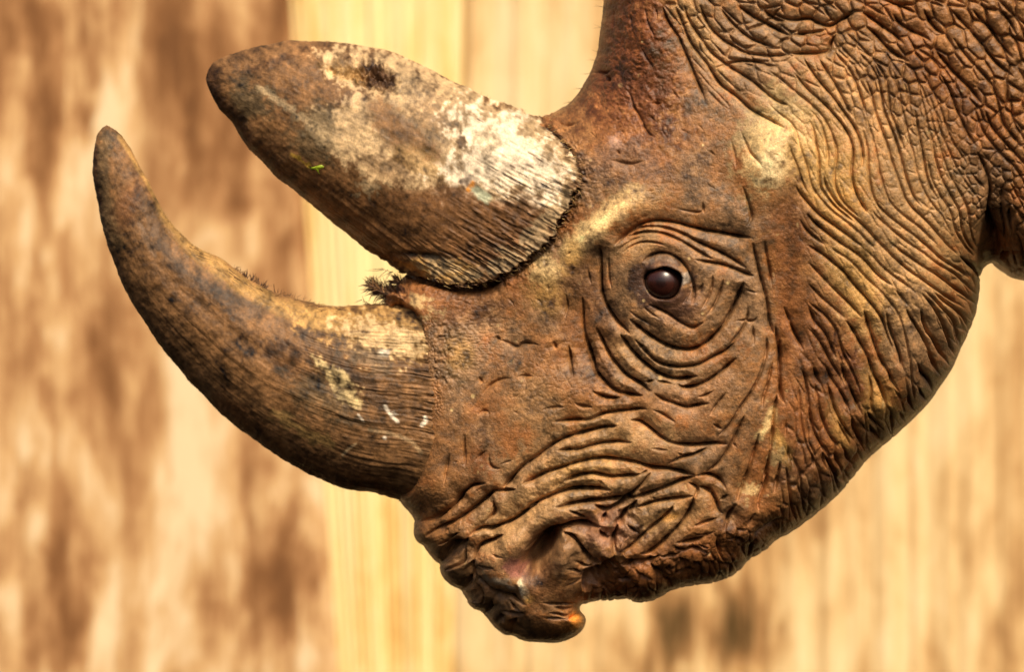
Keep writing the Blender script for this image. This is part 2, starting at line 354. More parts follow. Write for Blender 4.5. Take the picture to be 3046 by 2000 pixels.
TRACE = {
 'C': '''1.0: 560,560 640,460 750,380 880,335 1000,330 1130,350 1280,395 1400,425 1560,450 1700,480 1830,495
.65: 590,530 680,440 790,395 900,385 1040,400 1180,450 1300,520 1440,585 1560,640 1690,715 1800,790
.55: 620,520 740,455 880,435 1000,450 1120,495 1230,555 1330,620 1430,680 1500,700
.6: 1290,690 1380,715 1500,735 1600,755 1700,800 1800,840 1880,860
.8: 820,720 870,670 940,640 1010,635 1080,650 1150,690 1220,760 1260,840 1290,930 1300,1030 1280,1110
.4: 1250,800 1265,880 1260,960 1235,1040 1190,1110
.4: 1380,880 1370,940 1340,990 1300,1030
.5: 1470,830 1465,910 1450,1000 1410,1090 1360,1160
.5: 1570,870 1550,960 1520,1050 1470,1150 1400,1230
1.1: 690,1250 800,1350 900,1420 1000,1480 1120,1525 1250,1540 1350,1510 1450,1440 1560,1320 1640,1200 1700,1070 1760,900
.65: 870,1110 960,1150 1060,1200 1140,1260 1200,1300 1280,1335 1320,1320 1400,1270
.85: 430,560 415,700 410,850 415,980 450,1090 510,1200 580,1290 650,1340 700,1400
.6: 250,1040 240,1150 240,1280 260,1400 280,1563
.35: 500,620 490,760 500,900 530,1000
.3: 560,640 640,560 740,500 860,480
.3: 620,640 720,560 820,530 960,540 1080,590
.75: 1840,540 1870,680 1900,820 1940,960 1975,1080 1990,1230 2020,1390
.65: 1950,520 1965,650 2000,800 2020,980
.5: 1750,20 1790,120 1820,230 1835,310 1780,400
.6: 2050,1300 2070,1440 2080,1563
.3: 1740,970 1830,1000 1920,1010
.35: 1640,1280 1750,1260 1860,1280 1900,1200
.4: 1790,1090 1800,1200 1780,1280 1740,1360 1660,1450 1600,1540
.3: 1110,215 1230,245 1370,260 1390,200
.3: 1370,150 1390,280
.4: 1840,1290 1850,1400 1850,1500
.3: 680,1160 760,1230 860,1290 960,1340
.3: 820,1130 900,1200 1000,1260
.25: 640,430 740,330 900,270
.4: 100,1020 110,1120 90,1240
.3: 300,760 310,880 340,960''',
 'D': '''.6: 720,20 800,100 880,190 960,260 1080,290 1200,295 1330,275 1430,220 1500,180 1600,140 1690,40
1.0: 600,-20 680,110 760,200 850,280 930,340 1020,385 1120,410 1230,400 1340,375
.85: 1120,440 1170,480 1240,490 1340,460 1440,410 1540,340 1620,270 1700,200
1.0: 370,-80 440,90 510,200 580,290 650,370 740,420 810,460 860,510 900,520
.6: 910,400 960,430 1040,440 1130,470
.6: 820,440 880,430 930,410
1.05: 270,-20 290,110 330,220 370,340 440,420 520,490 600,530 700,555 820,560
.7: 120,80 125,180 140,290 170,390
.85: 330,510 400,550 480,580 570,585 640,570
.75: 910,530 1000,600 1090,625 1180,660 1230,675 1320,650 1440,630
.4: 1300,580 1400,560 1500,500
.85: 0,800 80,785 200,775 310,785 370,760 430,725 520,712 640,700 740,690 800,680 860,690
.45: 900,690 980,720 1060,770 1130,820
.5: 170,620 230,650 300,660 380,670
.9: 690,790 770,790 850,840 920,900 1000,960 1090,1005 1200,1025 1330,1030 1420,1020 1500,1010 1620,1020
.85: 0,1080 80,1055 210,1060 310,1030 420,1000 540,990 640,990 720,1000
1.0: -320,1390 -230,1340 -110,1275 0,1240 120,1205 250,1165 370,1140 500,1145 620,1155 740,1185 850,1220 920,1245 1030,1245 1130,1265 1240,1295 1310,1310
.8: 1310,1310 1400,1300 1500,1320 1560,1370 1600,1450
.65: 1030,1220 1110,1170 1210,1135 1290,1120 1390,1075 1450,1040
.4: 1120,1090 1170,1120 1230,1140
.35: 870,1050 960,1060 1040,1075 1110,1050
.5: 1390,1300 1480,1230 1540,1180 1600,1090 1640,1020 1680,950 1730,830 1770,730
1.0: 60,1370 130,1330 220,1295 330,1280 420,1290 500,1315 620,1315 740,1305 810,1290
.6: 920,1250 870,1310 820,1380 740,1450 690,1520 660,1563
.5: 780,1310 850,1270 900,1250
.95: 1310,1310 1220,1350 1110,1390 1000,1430 900,1470 800,1505 700,1525
.6: 1210,1370 1300,1400 1340,1440 1310,1500 1280,1563
.75: 1340,1430 1420,1420 1480,1480 1520,1550
.8: 2090,0 2100,120 2095,280 2100,420 2110,560 2150,650
.7: 2080,520 2060,640 2040,760 2030,900 2010,1060 1990,1200 1960,1320 1920,1440 1900,1563
.5: 2040,210 2010,340 1980,470 1940,580 1930,690
.5: 1970,0 1980,100 1960,220 1920,350 1870,450 1810,560 1730,660 1660,790 1590,880 1500,960
.65: 1900,900 1880,1010 1850,1120 1810,1240 1760,1380 1710,1500 1690,1563
.5: 1600,520 1540,600 1480,680 1440,750
.45: 2100,1150 2090,1260 2070,1380 2040,1500
.4: 1470,820 1570,890
.35: 1640,1000 1700,1050
.45: 2170,1020 2180,1200''',
 'A': '''.5: 880,30 980,65 1060,105 1090,60 1180,65 1270,90
.4: 850,0 900,40
.5: 1390,50 1420,130
.4: 1060,380 1140,365 1210,380
.3: 730,560 780,480 850,420 930,395 1010,400
1.25: 900,1440 940,1385 1020,1290 1100,1205 1220,1130 1320,1050 1407,985 1550,925 1700,885 1850,855 1990,840
.85: 450,1563 520,1490 600,1410 650,1385 780,1375
.9: 700,1563 790,1470 830,1440 900,1445 1060,1430
.45: 570,920 560,1040 570,1150 570,1240
.45: 430,1090 400,1190 380,1330 370,1420
.4: 690,740 740,690 790,700 800,740
.3: 700,380 740,440
.3: 660,1180 700,1120 780,1060
.3: 800,1080 790,1180 840,1240 960,1240
.3: 1280,700 1350,670 1440,660 1530,670
.3: 860,1210 980,1170 1080,1130
.35: 1380,810 1480,790 1590,780''',
 'B': '''.95: 170,320 260,290 360,230 440,170 510,100 560,30 600,0
.95: 230,440 300,390 400,355 480,310 560,260 640,200 720,130 790,70 870,40
.7: 300,550 380,510 450,460 520,430
.65: 730,360 780,300 840,240 830,180 820,100
1.0: 600,470 660,410 720,385 820,390 920,350 1000,320 1080,260 1160,190 1250,130 1350,85 1450,45 1560,20 1700,15 1850,25 1940,35
.85: 370,690 400,620 450,570 530,540 570,510 600,470
.7: 540,560 535,640 530,700 480,740 410,770
1.1: 640,900 620,780 620,660 650,600 720,540 820,505 900,460 950,430
.9: 1400,195 1480,185 1560,155 1680,145 1820,130 1950,115 2080,120 2188,105
1.4: 1130,590 1200,540 1290,480 1360,420 1450,395 1560,360 1650,360 1750,375 1830,385
.7: 1490,210 1600,250 1700,310 1760,360
.85: 1740,160 1820,200 1890,230 2000,180 2080,110 2188,10
.7: 1890,235 1870,300 1840,340
1.2: 1970,300 2010,340 2060,250 2120,180
1.1: 1990,340 1990,400 1960,470 1950,530 1970,620 2010,640 2080,600
.85: 1820,400 1850,460 1900,490 1950,470
1.2: 1450,430 1560,470 1640,560 1680,640 1750,710 1830,740 1900,720
.6: 1560,680 1640,730 1680,770 1780,780
.5: 1500,740 1600,790 1650,840 1740,860
1.4: 1990,640 1900,740 1850,800 1780,850 1710,900 1705,1000
.7: 640,780 670,850 720,900 790,980 860,1050 890,1040
1.1: 760,960 830,1020 900,1050 1000,1035 1080,1080 1130,1100
.75: 560,950 600,880 620,820
.65: 640,870 680,950 720,1030 740,1080 700,1120
.65: 740,1190 790,1120 800,1060
.6: 870,1180 930,1200 1000,1230 1060,1220 1130,1180
.75: 1000,1380 1010,1300 1060,1240
.5: 860,1180 900,1260 920,1300
.6: 950,1080 1010,1150 1090,1190
.35: 1380,1130 1500,1150 1600,1120
.35: 1350,1180 1480,1210 1600,1180
.3: 1300,1230 1450,1250 1560,1230
.5: 630,745 740,755 860,750
.3: 1280,1080 1400,1110 1560,1100 1640,1080
.3: 1500,930 1600,920 1690,900
.35: 790,610 880,640 960,650
.4: 1640,1150 1600,1200 1540,1260''',
 'I': '''.9: 640,450 700,390 740,330 780,260
.85: 730,360 830,345 930,310 1030,290 1130,280 1220,260 1300,245
1.05: 1300,240 1280,330 1250,410 1200,490 1130,560 1060,620 1010,680 940,740 860,790 780,790
1.0: 1110,320 1080,390 1020,450 950,510 860,580 780,650 720,710 640,760 580,780
.5: 900,260 950,300
.95: 1320,160 1400,180 1470,240 1510,310 1530,390 1580,430
.6: 1620,230 1560,280 1520,300
.6: 1270,540 1360,500 1460,470 1530,440
.6: 1280,580 1330,620 1400,610 1500,570
.85: 1110,690 1180,680 1280,670 1360,640 1430,600
.95: 1110,700 1130,740 1200,770 1290,740 1380,780 1440,800
.75: 960,820 1060,830 1160,810 1190,770
.75: 1160,830 1210,900 1220,960
.7: 1290,870 1340,930 1380,900
.8: 1530,600 1510,680 1540,740 1560,820 1590,870
1.0: 1580,570 1600,490 1640,400 1690,313
.8: 1900,390 1900,290 1940,200 1970,120 1990,0
.55: 1850,680 1880,620 1960,560 2050,510 2150,450
.55: 1780,850 1830,760 1850,690 1900,640
.5: 2040,230 2060,120 2080,0
.4: 1790,560 1830,480 1870,400
.45: 1700,700 1740,620
1.1: 580,890 700,880 820,880 920,850 1000,800
.8: 870,880 960,960 1030,1020 1050,1080
.65: 700,930 760,990 830,1030 930,1040
.65: 560,1060 660,1060 760,1050
.55: 660,1140 760,1130 860,1100
.65: 1110,1000 1240,970 1340,960
.5: 1040,1020 1100,1090
.55: 1510,960 1560,1000 1600,1000
.65: 1080,900 1060,960 1100,990
.6: 640,500 720,560 800,620
.5: 1330,700 1400,740 1450,730
.5: 1420,850 1480,900 1500,960''',
 'E': '''.55: 330,680 400,660 470,665 540,640
.55: 470,690 500,760
.32: 660,820 700,880 720,980 780,1060 830,1180 880,1250 940,1280
.3: 900,960 1000,960
.3: 500,1490 600,1500 720,1520 830,1490
.3: 570,1390 610,1440
.25: 1430,1400 1500,1450
.5: 0,1120 80,1140 220,1140
.2: 700,70 710,180 740,300
.2: 840,40 860,200 920,300 940,380
.2: 930,40 960,200
.22: 800,420 850,520 900,600 940,700
.18: 560,40 550,200 540,330
.55: 1000,40 1030,170 1090,260 1150,350 1200,480 1240,570 1290,700 1350,830 1400,950
.4: 1730,1220 1770,1310 1820,1420 1880,1480 1940,1563
.4: 1640,1300 1670,1420 1690,1563
.7: 1110,40 1160,150 1200,280 1260,400 1320,490 1400,580 1460,680 1520,770 1600,830 1700,900 1800,1000 1900,1060 2000,1110 2150,1200
.7: 1200,40 1230,170 1300,270 1370,380 1440,480 1530,550 1620,620 1730,680 1850,760 1950,850 2050,930 2188,990
.7: 1350,40 1390,180 1470,290 1560,370 1650,420 1750,480 1850,500 1960,510 2080,510 2188,500
.7: 1520,40 1590,150 1660,230 1750,310 1850,370 1960,410 2060,440
1.0: 1690,40 1830,140 1940,200 2050,260 2188,330
1.0: 1900,40 1990,140 2080,180 2188,195
.7: 2120,40 2000,150 1930,210 1830,250 1740,290
.6: 1460,640 1560,600 1680,560 1800,560 1900,570 2000,610 2100,610
.45: 1410,210 1370,260 1300,270
.45: 1960,410 1900,360 1850,370
.45: 2188,330 2100,370 2050,450''',
 'F': '''1.0: -200,90 0,190 180,150 250,200 370,240 450,190 520,150 620,110
.9: 0,320 150,300 290,290 380,240
.8: -20,490 120,490 250,490 370,470 380,390 450,300
1.0: 640,90 720,130 800,190 900,260 1000,330 1080,420
1.0: 690,230 780,290 860,380 930,460 1060,540 1130,580
.9: 960,120 1030,220 1150,290 1280,340 1330,400
1.0: 1250,80 1340,260 1480,330
.9: 1500,80 1600,190 1700,300 1800,420 1900,560 2000,650 2100,720
.9: 1700,80 1800,200 1900,300 1950,400 2100,560
.9: 1960,80 2050,200 2120,330
.8: 1340,440 1440,560 1560,700 1700,830 1800,980''',
 'G': '''.8: 1750,0 1820,130 1870,260 1890,400 1880,560 1880,700 1900,850 1920,1000 1910,1100
1.3: 1880,560 1885,700 1905,850 1925,1000 1905,1110
.7: 2000,300 1980,500 1990,700 2010,850 1990,980
.7: 2060,500 2050,700 2080,860
.9: 2060,960 1990,1040 1930,1090''',
 'H': '''.8: 100,0 110,130 150,280 190,330
.7: 180,200 190,330 210,460 230,560 220,700 220,830 250,950
.8: 250,40 300,150 340,260 400,370 440,460
.5: 480,40 530,150 560,250
1.0: 830,170 900,260 950,360 1020,480 1060,580 1090,680 1150,780 1200,880 1220,980
.9: 1000,80 1050,250 1100,400 1150,540 1220,640 1270,740 1330,840
.8: 1210,100 1240,260 1300,400 1350,560 1400,680
.8: 1390,60 1450,180 1550,290 1620,400 1650,520 1690,640 1730,700
.8: 1520,60 1600,250 1700,380 1770,520 1800,600
.8: 780,560 830,720 900,860 960,1000 990,1060
.9: 890,1060 920,1180 980,1300 1010,1400
.8: 1030,1020 1100,1130 1190,1200
.8: 1060,1140 1100,1240 1180,1290
.8: 1250,1000 1280,1130 1260,1230
.7: 1340,1020 1390,1130
.8: 1500,560 1560,680 1640,740 1640,860
.7: 1520,800 1560,880 1600,940
.7: 1420,860 1450,980 1490,1030
.6: 640,600 700,720 780,830 830,920 880,1050
.6: 520,580 560,700 620,800
.5: 740,1080 800,1180 860,1280 880,1360
.5: 520,1400 540,1500 560,1563
.5: 620,1380 640,1500 660,1563
.6: 740,1380 760,1480 800,1563
.6: 820,1380 860,1470 940,1540''',
}
for tile, txt in TRACE.items():
    for line in txt.strip().split('\n'):
        s, p = line.split(':')
        crease(T(tile, p), float(s) * dict(B=1.5, I=1.2, H=.85, D=1.15, C=1.1).get(tile, 1.0))

crease(T('O', '-150,1050 0,1072 200,1150 430,1188 600,1152 780,1085'), 2.0, w1=16, w2=9)
crease(T('O', '780,1085 900,1030 1020,930 1170,810 1290,660 1380,500 1460,310'), .7, w1=10, w2=5)
# long flowing wrinkles and the small cross cracks of cheek and neck
DIRS = [('F', 200, 250, 1, .25), ('F', 500, 600, .5, .85), ('F', 600, 900, .35, .94), ('F', 300, 1200, .5, .86), ('F', 1000, 900, .5, .87), ('F', 1500, 700, .65, .76),
        ('F', 1900, 600, .6, .8), ('F', 900, 200, .75, .65), ('G', 300, 300, .35, .94), ('G', 700, 700, .5, .87), ('G', 1200, 700, .6, .8), ('G', 1000, 1200, .6, .8),
        ('G', 500, 1200, .4, .92), ('G', 1800, 600, .2, .98), ('G', 1950, 200, .4, .9), ('H', 900, 300, .45, .9), ('H', 1300, 300, .45, .9), ('H', 1700, 300, .5, .87),
        ('H', 500, 700, .45, .9), ('H', 800, 1300, .35, .94), ('H', 1200, 900, .35, .94), ('H', 300, 1300, .15, 1), ('E', 1200, 400, .5, .86), ('E', 1600, 500, .75, .6),
        ('E', 2100, 500, .95, .25), ('E', 2100, 950, .8, .6), ('E', 1800, 1000, .8, .6), ('I', 1900, 300, -.2, 1), ('I', 2100, 300, .1, 1), ('E', 2100, -300, .7, .6), ('F', 2000, 2200, .3, .9)]
DP = np.array([(*T(t, f'{x},{y}')[0], a, b) for t, x, y, a, b in DIRS])
def flow(u, v):
    w = 1 / ((DP[:, 0] - u) ** 2 + (DP[:, 1] - v) ** 2 + 1500) ** 1.5
    a = (w * DP[:, 2]).sum(); b = (w * DP[:, 3]).sum(); n = math.hypot(a, b)
    return a / n, b / n
REGION = T('E', '1020,-300 1020,70 1200,480 1450,980 1700,1040 2000,1160 2150,1300') + [(2372, 640), (2400, 800), (2400, 950), (2370, 1050), (2330, 1250), (2330, 1420), (2300, 1560), (2420, 1560),
         (2600, 1360), (2780, 1190), (2900, 960), (2960, 815), (3060, 850), (3390, 850), (3390, -320), (2000, -330)]
SEP = tps([(*T('G', '500,600')[0], 27), (*T('G', '1200,500')[0], 27), (*T('F', '1200,1200')[0], 27), (*T('F', '500,1000')[0], 28), (*T('F', '500,400')[0], 34), (*T('F', '1500,400')[0], 44),
           (*T('F', '1900,900')[0], 42), (*T('E', '1900,400')[0], 46), (*T('E', '1400,600')[0], 34), (*T('H', '1200,500')[0], 34), (*T('H', '700,1200')[0], 34), (*T('G', '1800,500')[0], 26), (3300, 300, 50), (2300, -250, 50)], 5)
cellsz = 30.0; occ = {}
def near(u, v, r):
    i, j = int(u // cellsz), int(v // cellsz); best = 1e9
    k = 2 if r > cellsz else 1
    for a in range(i - k, i + k + 1):
        for b in range(j - k, j + k + 1):
            for p in occ.get((a, b), ()):
                dd = (p[0] - u) ** 2 + (p[1] - v) ** 2
                if dd < best: best = dd
    return math.sqrt(best)
def put(u, v): occ.setdefault((int(u // cellsz), int(v // cellsz)), []).append((u, v))
for tile in ('E', 'F', 'H', 'G'):
    for line in TRACE[tile].strip().split('\n'):
        s, p = line.split(':')
        if float(s) > .55:
            P = T(tile, p); q = resample(P, 30)
            for a, b in q: put(a, b)
RP = np.array(REGION)
seeds_u = rng.uniform(1960, 3400, 9000); seeds_v = rng.uniform(-330, 1570, 9000)
ok = in_poly(seeds_u, seeds_v, REGION)
seeds = np.stack([seeds_u[ok], seeds_v[ok]], 1)
sep_s = SEP(seeds[:, 0], seeds[:, 1])
okgrid = in_poly(R.U[::4, ::4], R.V[::4, ::4], REGION)
def inreg(u, v):
    i = int((v - R.v0) / 8); j = int((u - R.u0) / 8)
    return 0 <= i < okgrid.shape[0] and 0 <= j < okgrid.shape[1] and okgrid[i, j]
jit = fbm(300, 300, 22, 77, 3)
def wob(u, v): return jit[int(abs(v + 400) / 8) % 300, int(abs(u) / 12) % 300]
stream = []
for (su_, sv_), sp in zip(seeds, sep_s):
    if math.hypot((su_ - 2295) / 62, (sv_ - 480) / 95) < 1: continue
    if near(su_, sv_, sp) < sp * 0.93: continue
    pts = [(su_, sv_)]
    for sg in (1, -1):
        u, v = su_, sv_; n = 0; lim = random.randint(14, 60)
        acc = []
        while n < lim:
            a, b = flow(u, v); ang = math.atan2(b, a) + wob(u, v) * 0.75
            u += sg * 7 * math.cos(ang); v += sg * 7 * math.sin(ang); n += 1
            if not inreg(u, v) or math.hypot((u - 2295) / 55, (v - 480) / 85) < 1: break
            acc.append((u, v))
            if near(u, v, sp) < sp * 0.38: break
        pts = pts + acc if sg == 1 else acc[::-1] + pts
    if len(pts) < 5: continue
    for p in pts: put(*p)
    stream.append((pts, sp))
print('streamlines', len(stream))
for pts, sp in stream:
    u, v = pts[len(pts) // 2]
    s = (0.33 + 0.010 * (sp - 24)) * random.uniform(0.55, 1.4)
    if u < 2420 and v < 330: s *= .6
    if v > 850: s *= .95
    crease(pts, s, w1=sp * .30, w2=2.2 + sp * .03, smooth=1)

# closed cells between the wrinkles: a cracked network stretched along the flow of the hide
RATIO = tps([(*T('G', '500,600')[0], 4.2), (*T('F', '1200,1200')[0], 1.25), (*T('G', '1400,400')[0], 1.2), (*T('F', '400,500')[0], 1.35), (*T('E', '1700,400')[0], 1.7), (*T('E', '1250,500')[0], 2.6), (*T('F', '1600,500')[0], 1.7),
             (*T('H', '1200,500')[0], 3.6), (*T('H', '700,1200')[0], 2.6), (3200, 300, 1.6), (*T('F', '500,1000')[0], 2.2), (*T('G', '1700,600')[0], 1.4), (*T('I', '1200,900')[0], 1.3)], 3)
FORCE = tps([(*T('G', '500,600')[0], .09), (*T('F', '1200,1200')[0], .15), (*T('G', '1400,400')[0], .14), (*T('F', '400,500')[0], .36), (*T('E', '1700,400')[0], .42), (*T('E', '1250,500')[0], .30), (*T('F', '1500,400')[0], .55),
             (*T('F', '1900,1000')[0], .45), (*T('H', '1300,500')[0], .12), (*T('H', '900,1200')[0], .2), (3200, 300, .6), (*T('F', '500,1000')[0], .17), (*T('G', '1700,600')[0], .22), (*T('I', '1200,900')[0], .28), (*T('G', '1000,1200')[0], .09)], 3)
CHINP = [(1745, 1800), (1760, 1700), (1850, 1680), (1960, 1650), (2080, 1600), (2200, 1560), (2300, 1540), (2420, 1560), (2300, 1680), (2200, 1740), (2000, 1780), (1880, 1810)]
cand = np.stack([rng.uniform(1740, 3280, 26000), rng.uniform(-235, 1830, 26000)], 1)
ok1 = in_poly(cand[:, 0], cand[:, 1], REGION); ok2 = in_poly(cand[:, 0], cand[:, 1], CHINP)
cand = cand[ok1 | ok2]; ischin = ok2[ok1 | ok2]
cLb = np.where(ischin, 30, np.clip(SEP(cand[:, 0], cand[:, 1]), 22, 50) * .95); cRa = np.where(ischin, 1.3, np.clip(RATIO(cand[:, 0], cand[:, 1]), 1.1, 4))
F1 = np.full((R.h, R.w), 9.0); F2 = np.full((R.h, R.w), 9.0); FL = np.full((R.h, R.w), 30.0)
grid_ = {}; CS = 60.0; nseed = 0
for (u, v), lb, ra in zip(cand, cLb, cRa):
    a, b = flow(u, v); la = lb * ra
    gi, gj = int(u // CS), int(v // CS); clash = False
    for i in range(gi - 2, gi + 3):
        for j in range(gj - 2, gj + 3):
            for x, y in grid_.get((i, j), ()):
                dx, dy = x - u, y - v
                if ((dx * a + dy * b) / la) ** 2 + ((-dx * b + dy * a) / lb) ** 2 < .60: clash = True; break
            if clash: break
        if clash: break
    if clash: continue
    grid_.setdefault((gi, gj), []).append((u, v)); nseed += 1
    w_ = 1.7 * la; bxx = R.box(u - w_, v - w_, u + w_, v + w_)
    dx, dy = R.U[bxx] - u, R.V[bxx] - v
    d = np.sqrt(((dx * a + dy * b) / la) ** 2 + ((-dx * b + dy * a) / lb) ** 2)
    f1, f2 = F1[bxx], F2[bxx]
    near_ = d < f1
    F2[bxx] = np.where(near_, f1, np.minimum(f2, d)); FL[bxx] = np.where(near_, lb, FL[bxx]); F1[bxx] = np.where(near_, d, f1)
print('cells', nseed)
wobn = fbm(R.h, R.w, 20, 5, 3)
e_ = (F2 - F1) * FL * .5 * (1 + .5 * wobn)
force = np.clip(FORCE(R.U, R.V), .06, .8)
regm = dent(R.U, R.V, REGION, 30); regm = np.maximum(regm, dent(R.U, R.V, CHINP, 20)) * sstep(.8, 1.3, np.hypot((R.U - 2295) / 62, (R.V - 480) / 95))
force = force * regm * (1 + .7 * fbm(R.h, R.w, 40, 6, 3))
cells = -25 * force * (.7 * np.exp(-e_ / (FL * .22)) + .75 * np.exp(-(e_ / (2.0 + .02 * FL)) ** 2)) * (F2 < 5)
fold = np.minimum(fold, cells) + .35 * np.maximum(fold, cells)
# fine leathery grain
def leather(cell, seed, sx=1.0):
    r = np.random.default_rng(seed); n = R.w * 2 // cell + 6; mh = R.h * 2 // cell + 6
    jx, jy = r.random((mh, n)), r.random((mh, n))
    x = (R.U - R.u0) / (cell * sx) + 2; y = (R.V - R.v0) / cell + 2; xi = x.astype(int); yi = y.astype(int)
    a = np.full(x.shape, 9.0); b = a.copy()
    for i in (-1, 0, 1):
        for j in (-1, 0, 1):
            d = np.hypot(xi + i + jx[yi + j, xi + i] - x, yi + j + jy[yi + j, xi + i] - y)
            b = np.minimum(b, np.maximum(a, d)); a = np.minimum(a, d)
    return -np.exp(-(b - a) / .16)
fine_l = leather(13, 1) + .7 * leather(21, 2)

# random small cracks of the leathery skin on nose, cheek and brow
crk = 0
while crk < 90:
    u, v = random.uniform(1230, 2420), random.uniform(230, 1780)
    if not in_poly(np.array([u]), np.array([v]), outline)[0]: continue
    crk += 1
    if math.hypot(u - 1975, v - 840) < 110: continue
    ang = random.uniform(-.5, .5) + (1.2 if v < 420 else 0) + (math.atan2(v - 840, u - 1975) + math.pi / 2 if math.hypot(u - 1975, v - 840) < 380 else 0)
    l = random.uniform(12, 42); P = [(u, v)]
    for _ in range(3):
        ang += random.uniform(-.5, .5); P.append((P[-1][0] + l / 3 * math.cos(ang), P[-1][1] + l / 3 * math.sin(ang)))
    crease(P, random.uniform(.05, .13), w1=6, w2=2.4, smooth=1)

# ------------------------------------------------------------------ lumps, hollows and roughness
def gauss(Rr, cx, cy, rx, ry, rot, pw=2.0):
    c, s_ = math.cos(math.radians(rot)), math.sin(math.radians(rot))
    dx, dy = Rr.U - cx, Rr.V - cy
    a = (dx * c + dy * s_) / rx; b = (-dx * s_ + dy * c) / ry
    return np.exp(-((a * a + b * b) ** (pw / 2)))
form = np.zeros((R.h, R.w))
for cx, cy, rx, ry, rot, amp in [
    (1810, 670, 125, 42, -40, 30), (1985, 850, 150, 135, 0, 16), (2290, 475, 75, 120, 12, 34), (1622, 815, 48, 42, 0, 13),
    (1672, 1645, 50, 78, 12, 42), (1808, 1642, 52, 46, 30, 26), (1520, 1632, 100, 48, -35, 34), (1535, 1735, 62, 34, 20, 22), (1620, 1560, 150, 34, -22, 16), (1340, 1690, 40, 36, 0, 14), (1420, 1790, 40, 36, 30, 10), (1262, 1600, 40, 30, 0, 8),
    (1840, 1550, 40, 40, 0, 6), (2200, 560, 90, 60, 20, -14), (1790, 930, 60, 120, 10, -10), (1730, 1000, 50, 120, -15, -10),
    (1560, 1180, 150, 110, 0, 10), (2330, 760, 35, 220, 5, -16), (2955, 720, 32, 160, 4, -40), (2060, 200, 60, 190, -28, -12),
    (1975, 120, 110, 200, -15, 14), (1440, 960, 60, 60, 0, -8), (1700, 1395, 180, 90, -15, 12), (1260, 1590, 60, 50, 0, 8),
    (1350, 1700, 40, 40, 0, 8), (2080, 1560, 120, 60, 0, 6), (2560, 640, 200, 260, -25, 14), (1800, 1470, 90, 40, -20, 6)]:
    form += amp * gauss(R, cx, cy, rx, ry, rot)
form -= 150 * gauss(R, 1608, 1640, 66, 27, -52, 2.6)         # nostril
form -= 40 * gauss(R, 1600, 1665, 70, 45, -50)
form -= 34 * gauss(R, 1843, 1557, 11, 11, 0, 2.5)
EYE = (1974, 839)
_dx, _dy = R.U - EYE[0], R.V - EYE[1]
_th = np.arctan2(_dy, _dx)
re = np.hypot(_dx * .97 + _dy * .10, _dy * (1.06 + .16 * (_dy < 0)) - _dx * .10) * (1 + .04 * np.sin(3 * _th + 1) + .03 * np.sin(5 * _th))
form += (10 - 7 * np.sin(_th)) * np.exp(-((re - 64) / 12) ** 2) * (.65 + .35 * np.cos(_th))                  # lid rim
form -= 66 * (1 - sstep(47, 58, re))                          # socket
form -= 14 * gauss(R, 1918, 830, 24, 55, 0)
n_a = fbm(R.h, R.w, 24, 3, 4); n_b = fbm(R.h, R.w, 7, 9, 3); n_c = fbm(R.h, R.w, 60, 21, 3)
n_d = fbm(R.h, R.w, 4, 33, 2)
chin_m = sstep(-60, 40, R.V - (1690 - (R.U - 1750) * 0.28)) * (R.U > 1735) * (R.U < 2500)
neck_m = sstep(0, 500, (R.U - 2500) * .75 - (R.V - 60) * .55)
hornb_m = np.exp(-(((R.U - 1318) / 34) ** 2)) * sstep(940, 970, R.V) * (1 - sstep(1130, 1180, R.V))
rough = 1.8 * n_a + .7 * n_b + 4.0 * n_c + .5 * n_d + 0.55 * fine_l * (1 + n_c) + chin_m * (4 * n_a + 1.5 * n_b) + neck_m * (7 * n_a + 2 * n_b) + hornb_m * (7 * fbm(R.h, R.w, 6, 51, 2))
ear_m = gauss(R, 1880, 190, 190, 250, -12, 3)
rough += ear_m * (3.0 * n_a + 3.2 * n_b + 1.2 * n_d)
tuft_m = gauss(R, 1150, 875, 60, 45, 0, 4)
rough += tuft_m * (16 * n_b + 14 * n_a)
rim_rear, _ = seg_dist(R.U, R.V, BASE_REAR)
rim_front, _ = seg_dist(R.U, R.V, BASE_FRONT)
rough += 5.0 * np.exp(-(rim_rear / 35) ** 2) * (n_b + n_d)
rough += 5.5 * np.exp(-np.abs(rim_front - 14) / 14) * sstep(900, 960, R.V) * (1 - sstep(1180, 1300, R.V)) * leather(10, 8)
rough += 3.2 * gauss(R, 1400, 1030, 95, 85, 10, 3) * leather(11, 14, 2.6) + 2.2 * gauss(R, 1430, 940, 140, 60, 20, 3) * leather(14, 15, 3.0) + 1.6 * gauss(R, 1650, 1130, 200, 120, 0, 3) * leather(20, 16, 1.6) + 1.6 * gauss(R, 1850, 560, 200, 90, 0, 3) * leather(18, 17, 2.2)
relief = fold * (1 + 0.5 * n_a) + rough

U_, V_ = uv_of(co[:, 0], co[:, 1], co[:, 2])
dv = R.sample(form, U_, V_) + R.sample(relief, U_, V_) * np.maximum(.40 + .60 * sstep(.08, .5, np.abs(nn[:, 1])), 1 - .1 - .5 * sstep(1690, 1760, U_))
co2 = co + nn * (dv * S)[:, None]
hm.vertices.foreach_set('co', co2.astype(np.float32).ravel())
hm.polygons.foreach_set('use_smooth', np.ones(len(hm.polygons), bool))
hm.update()

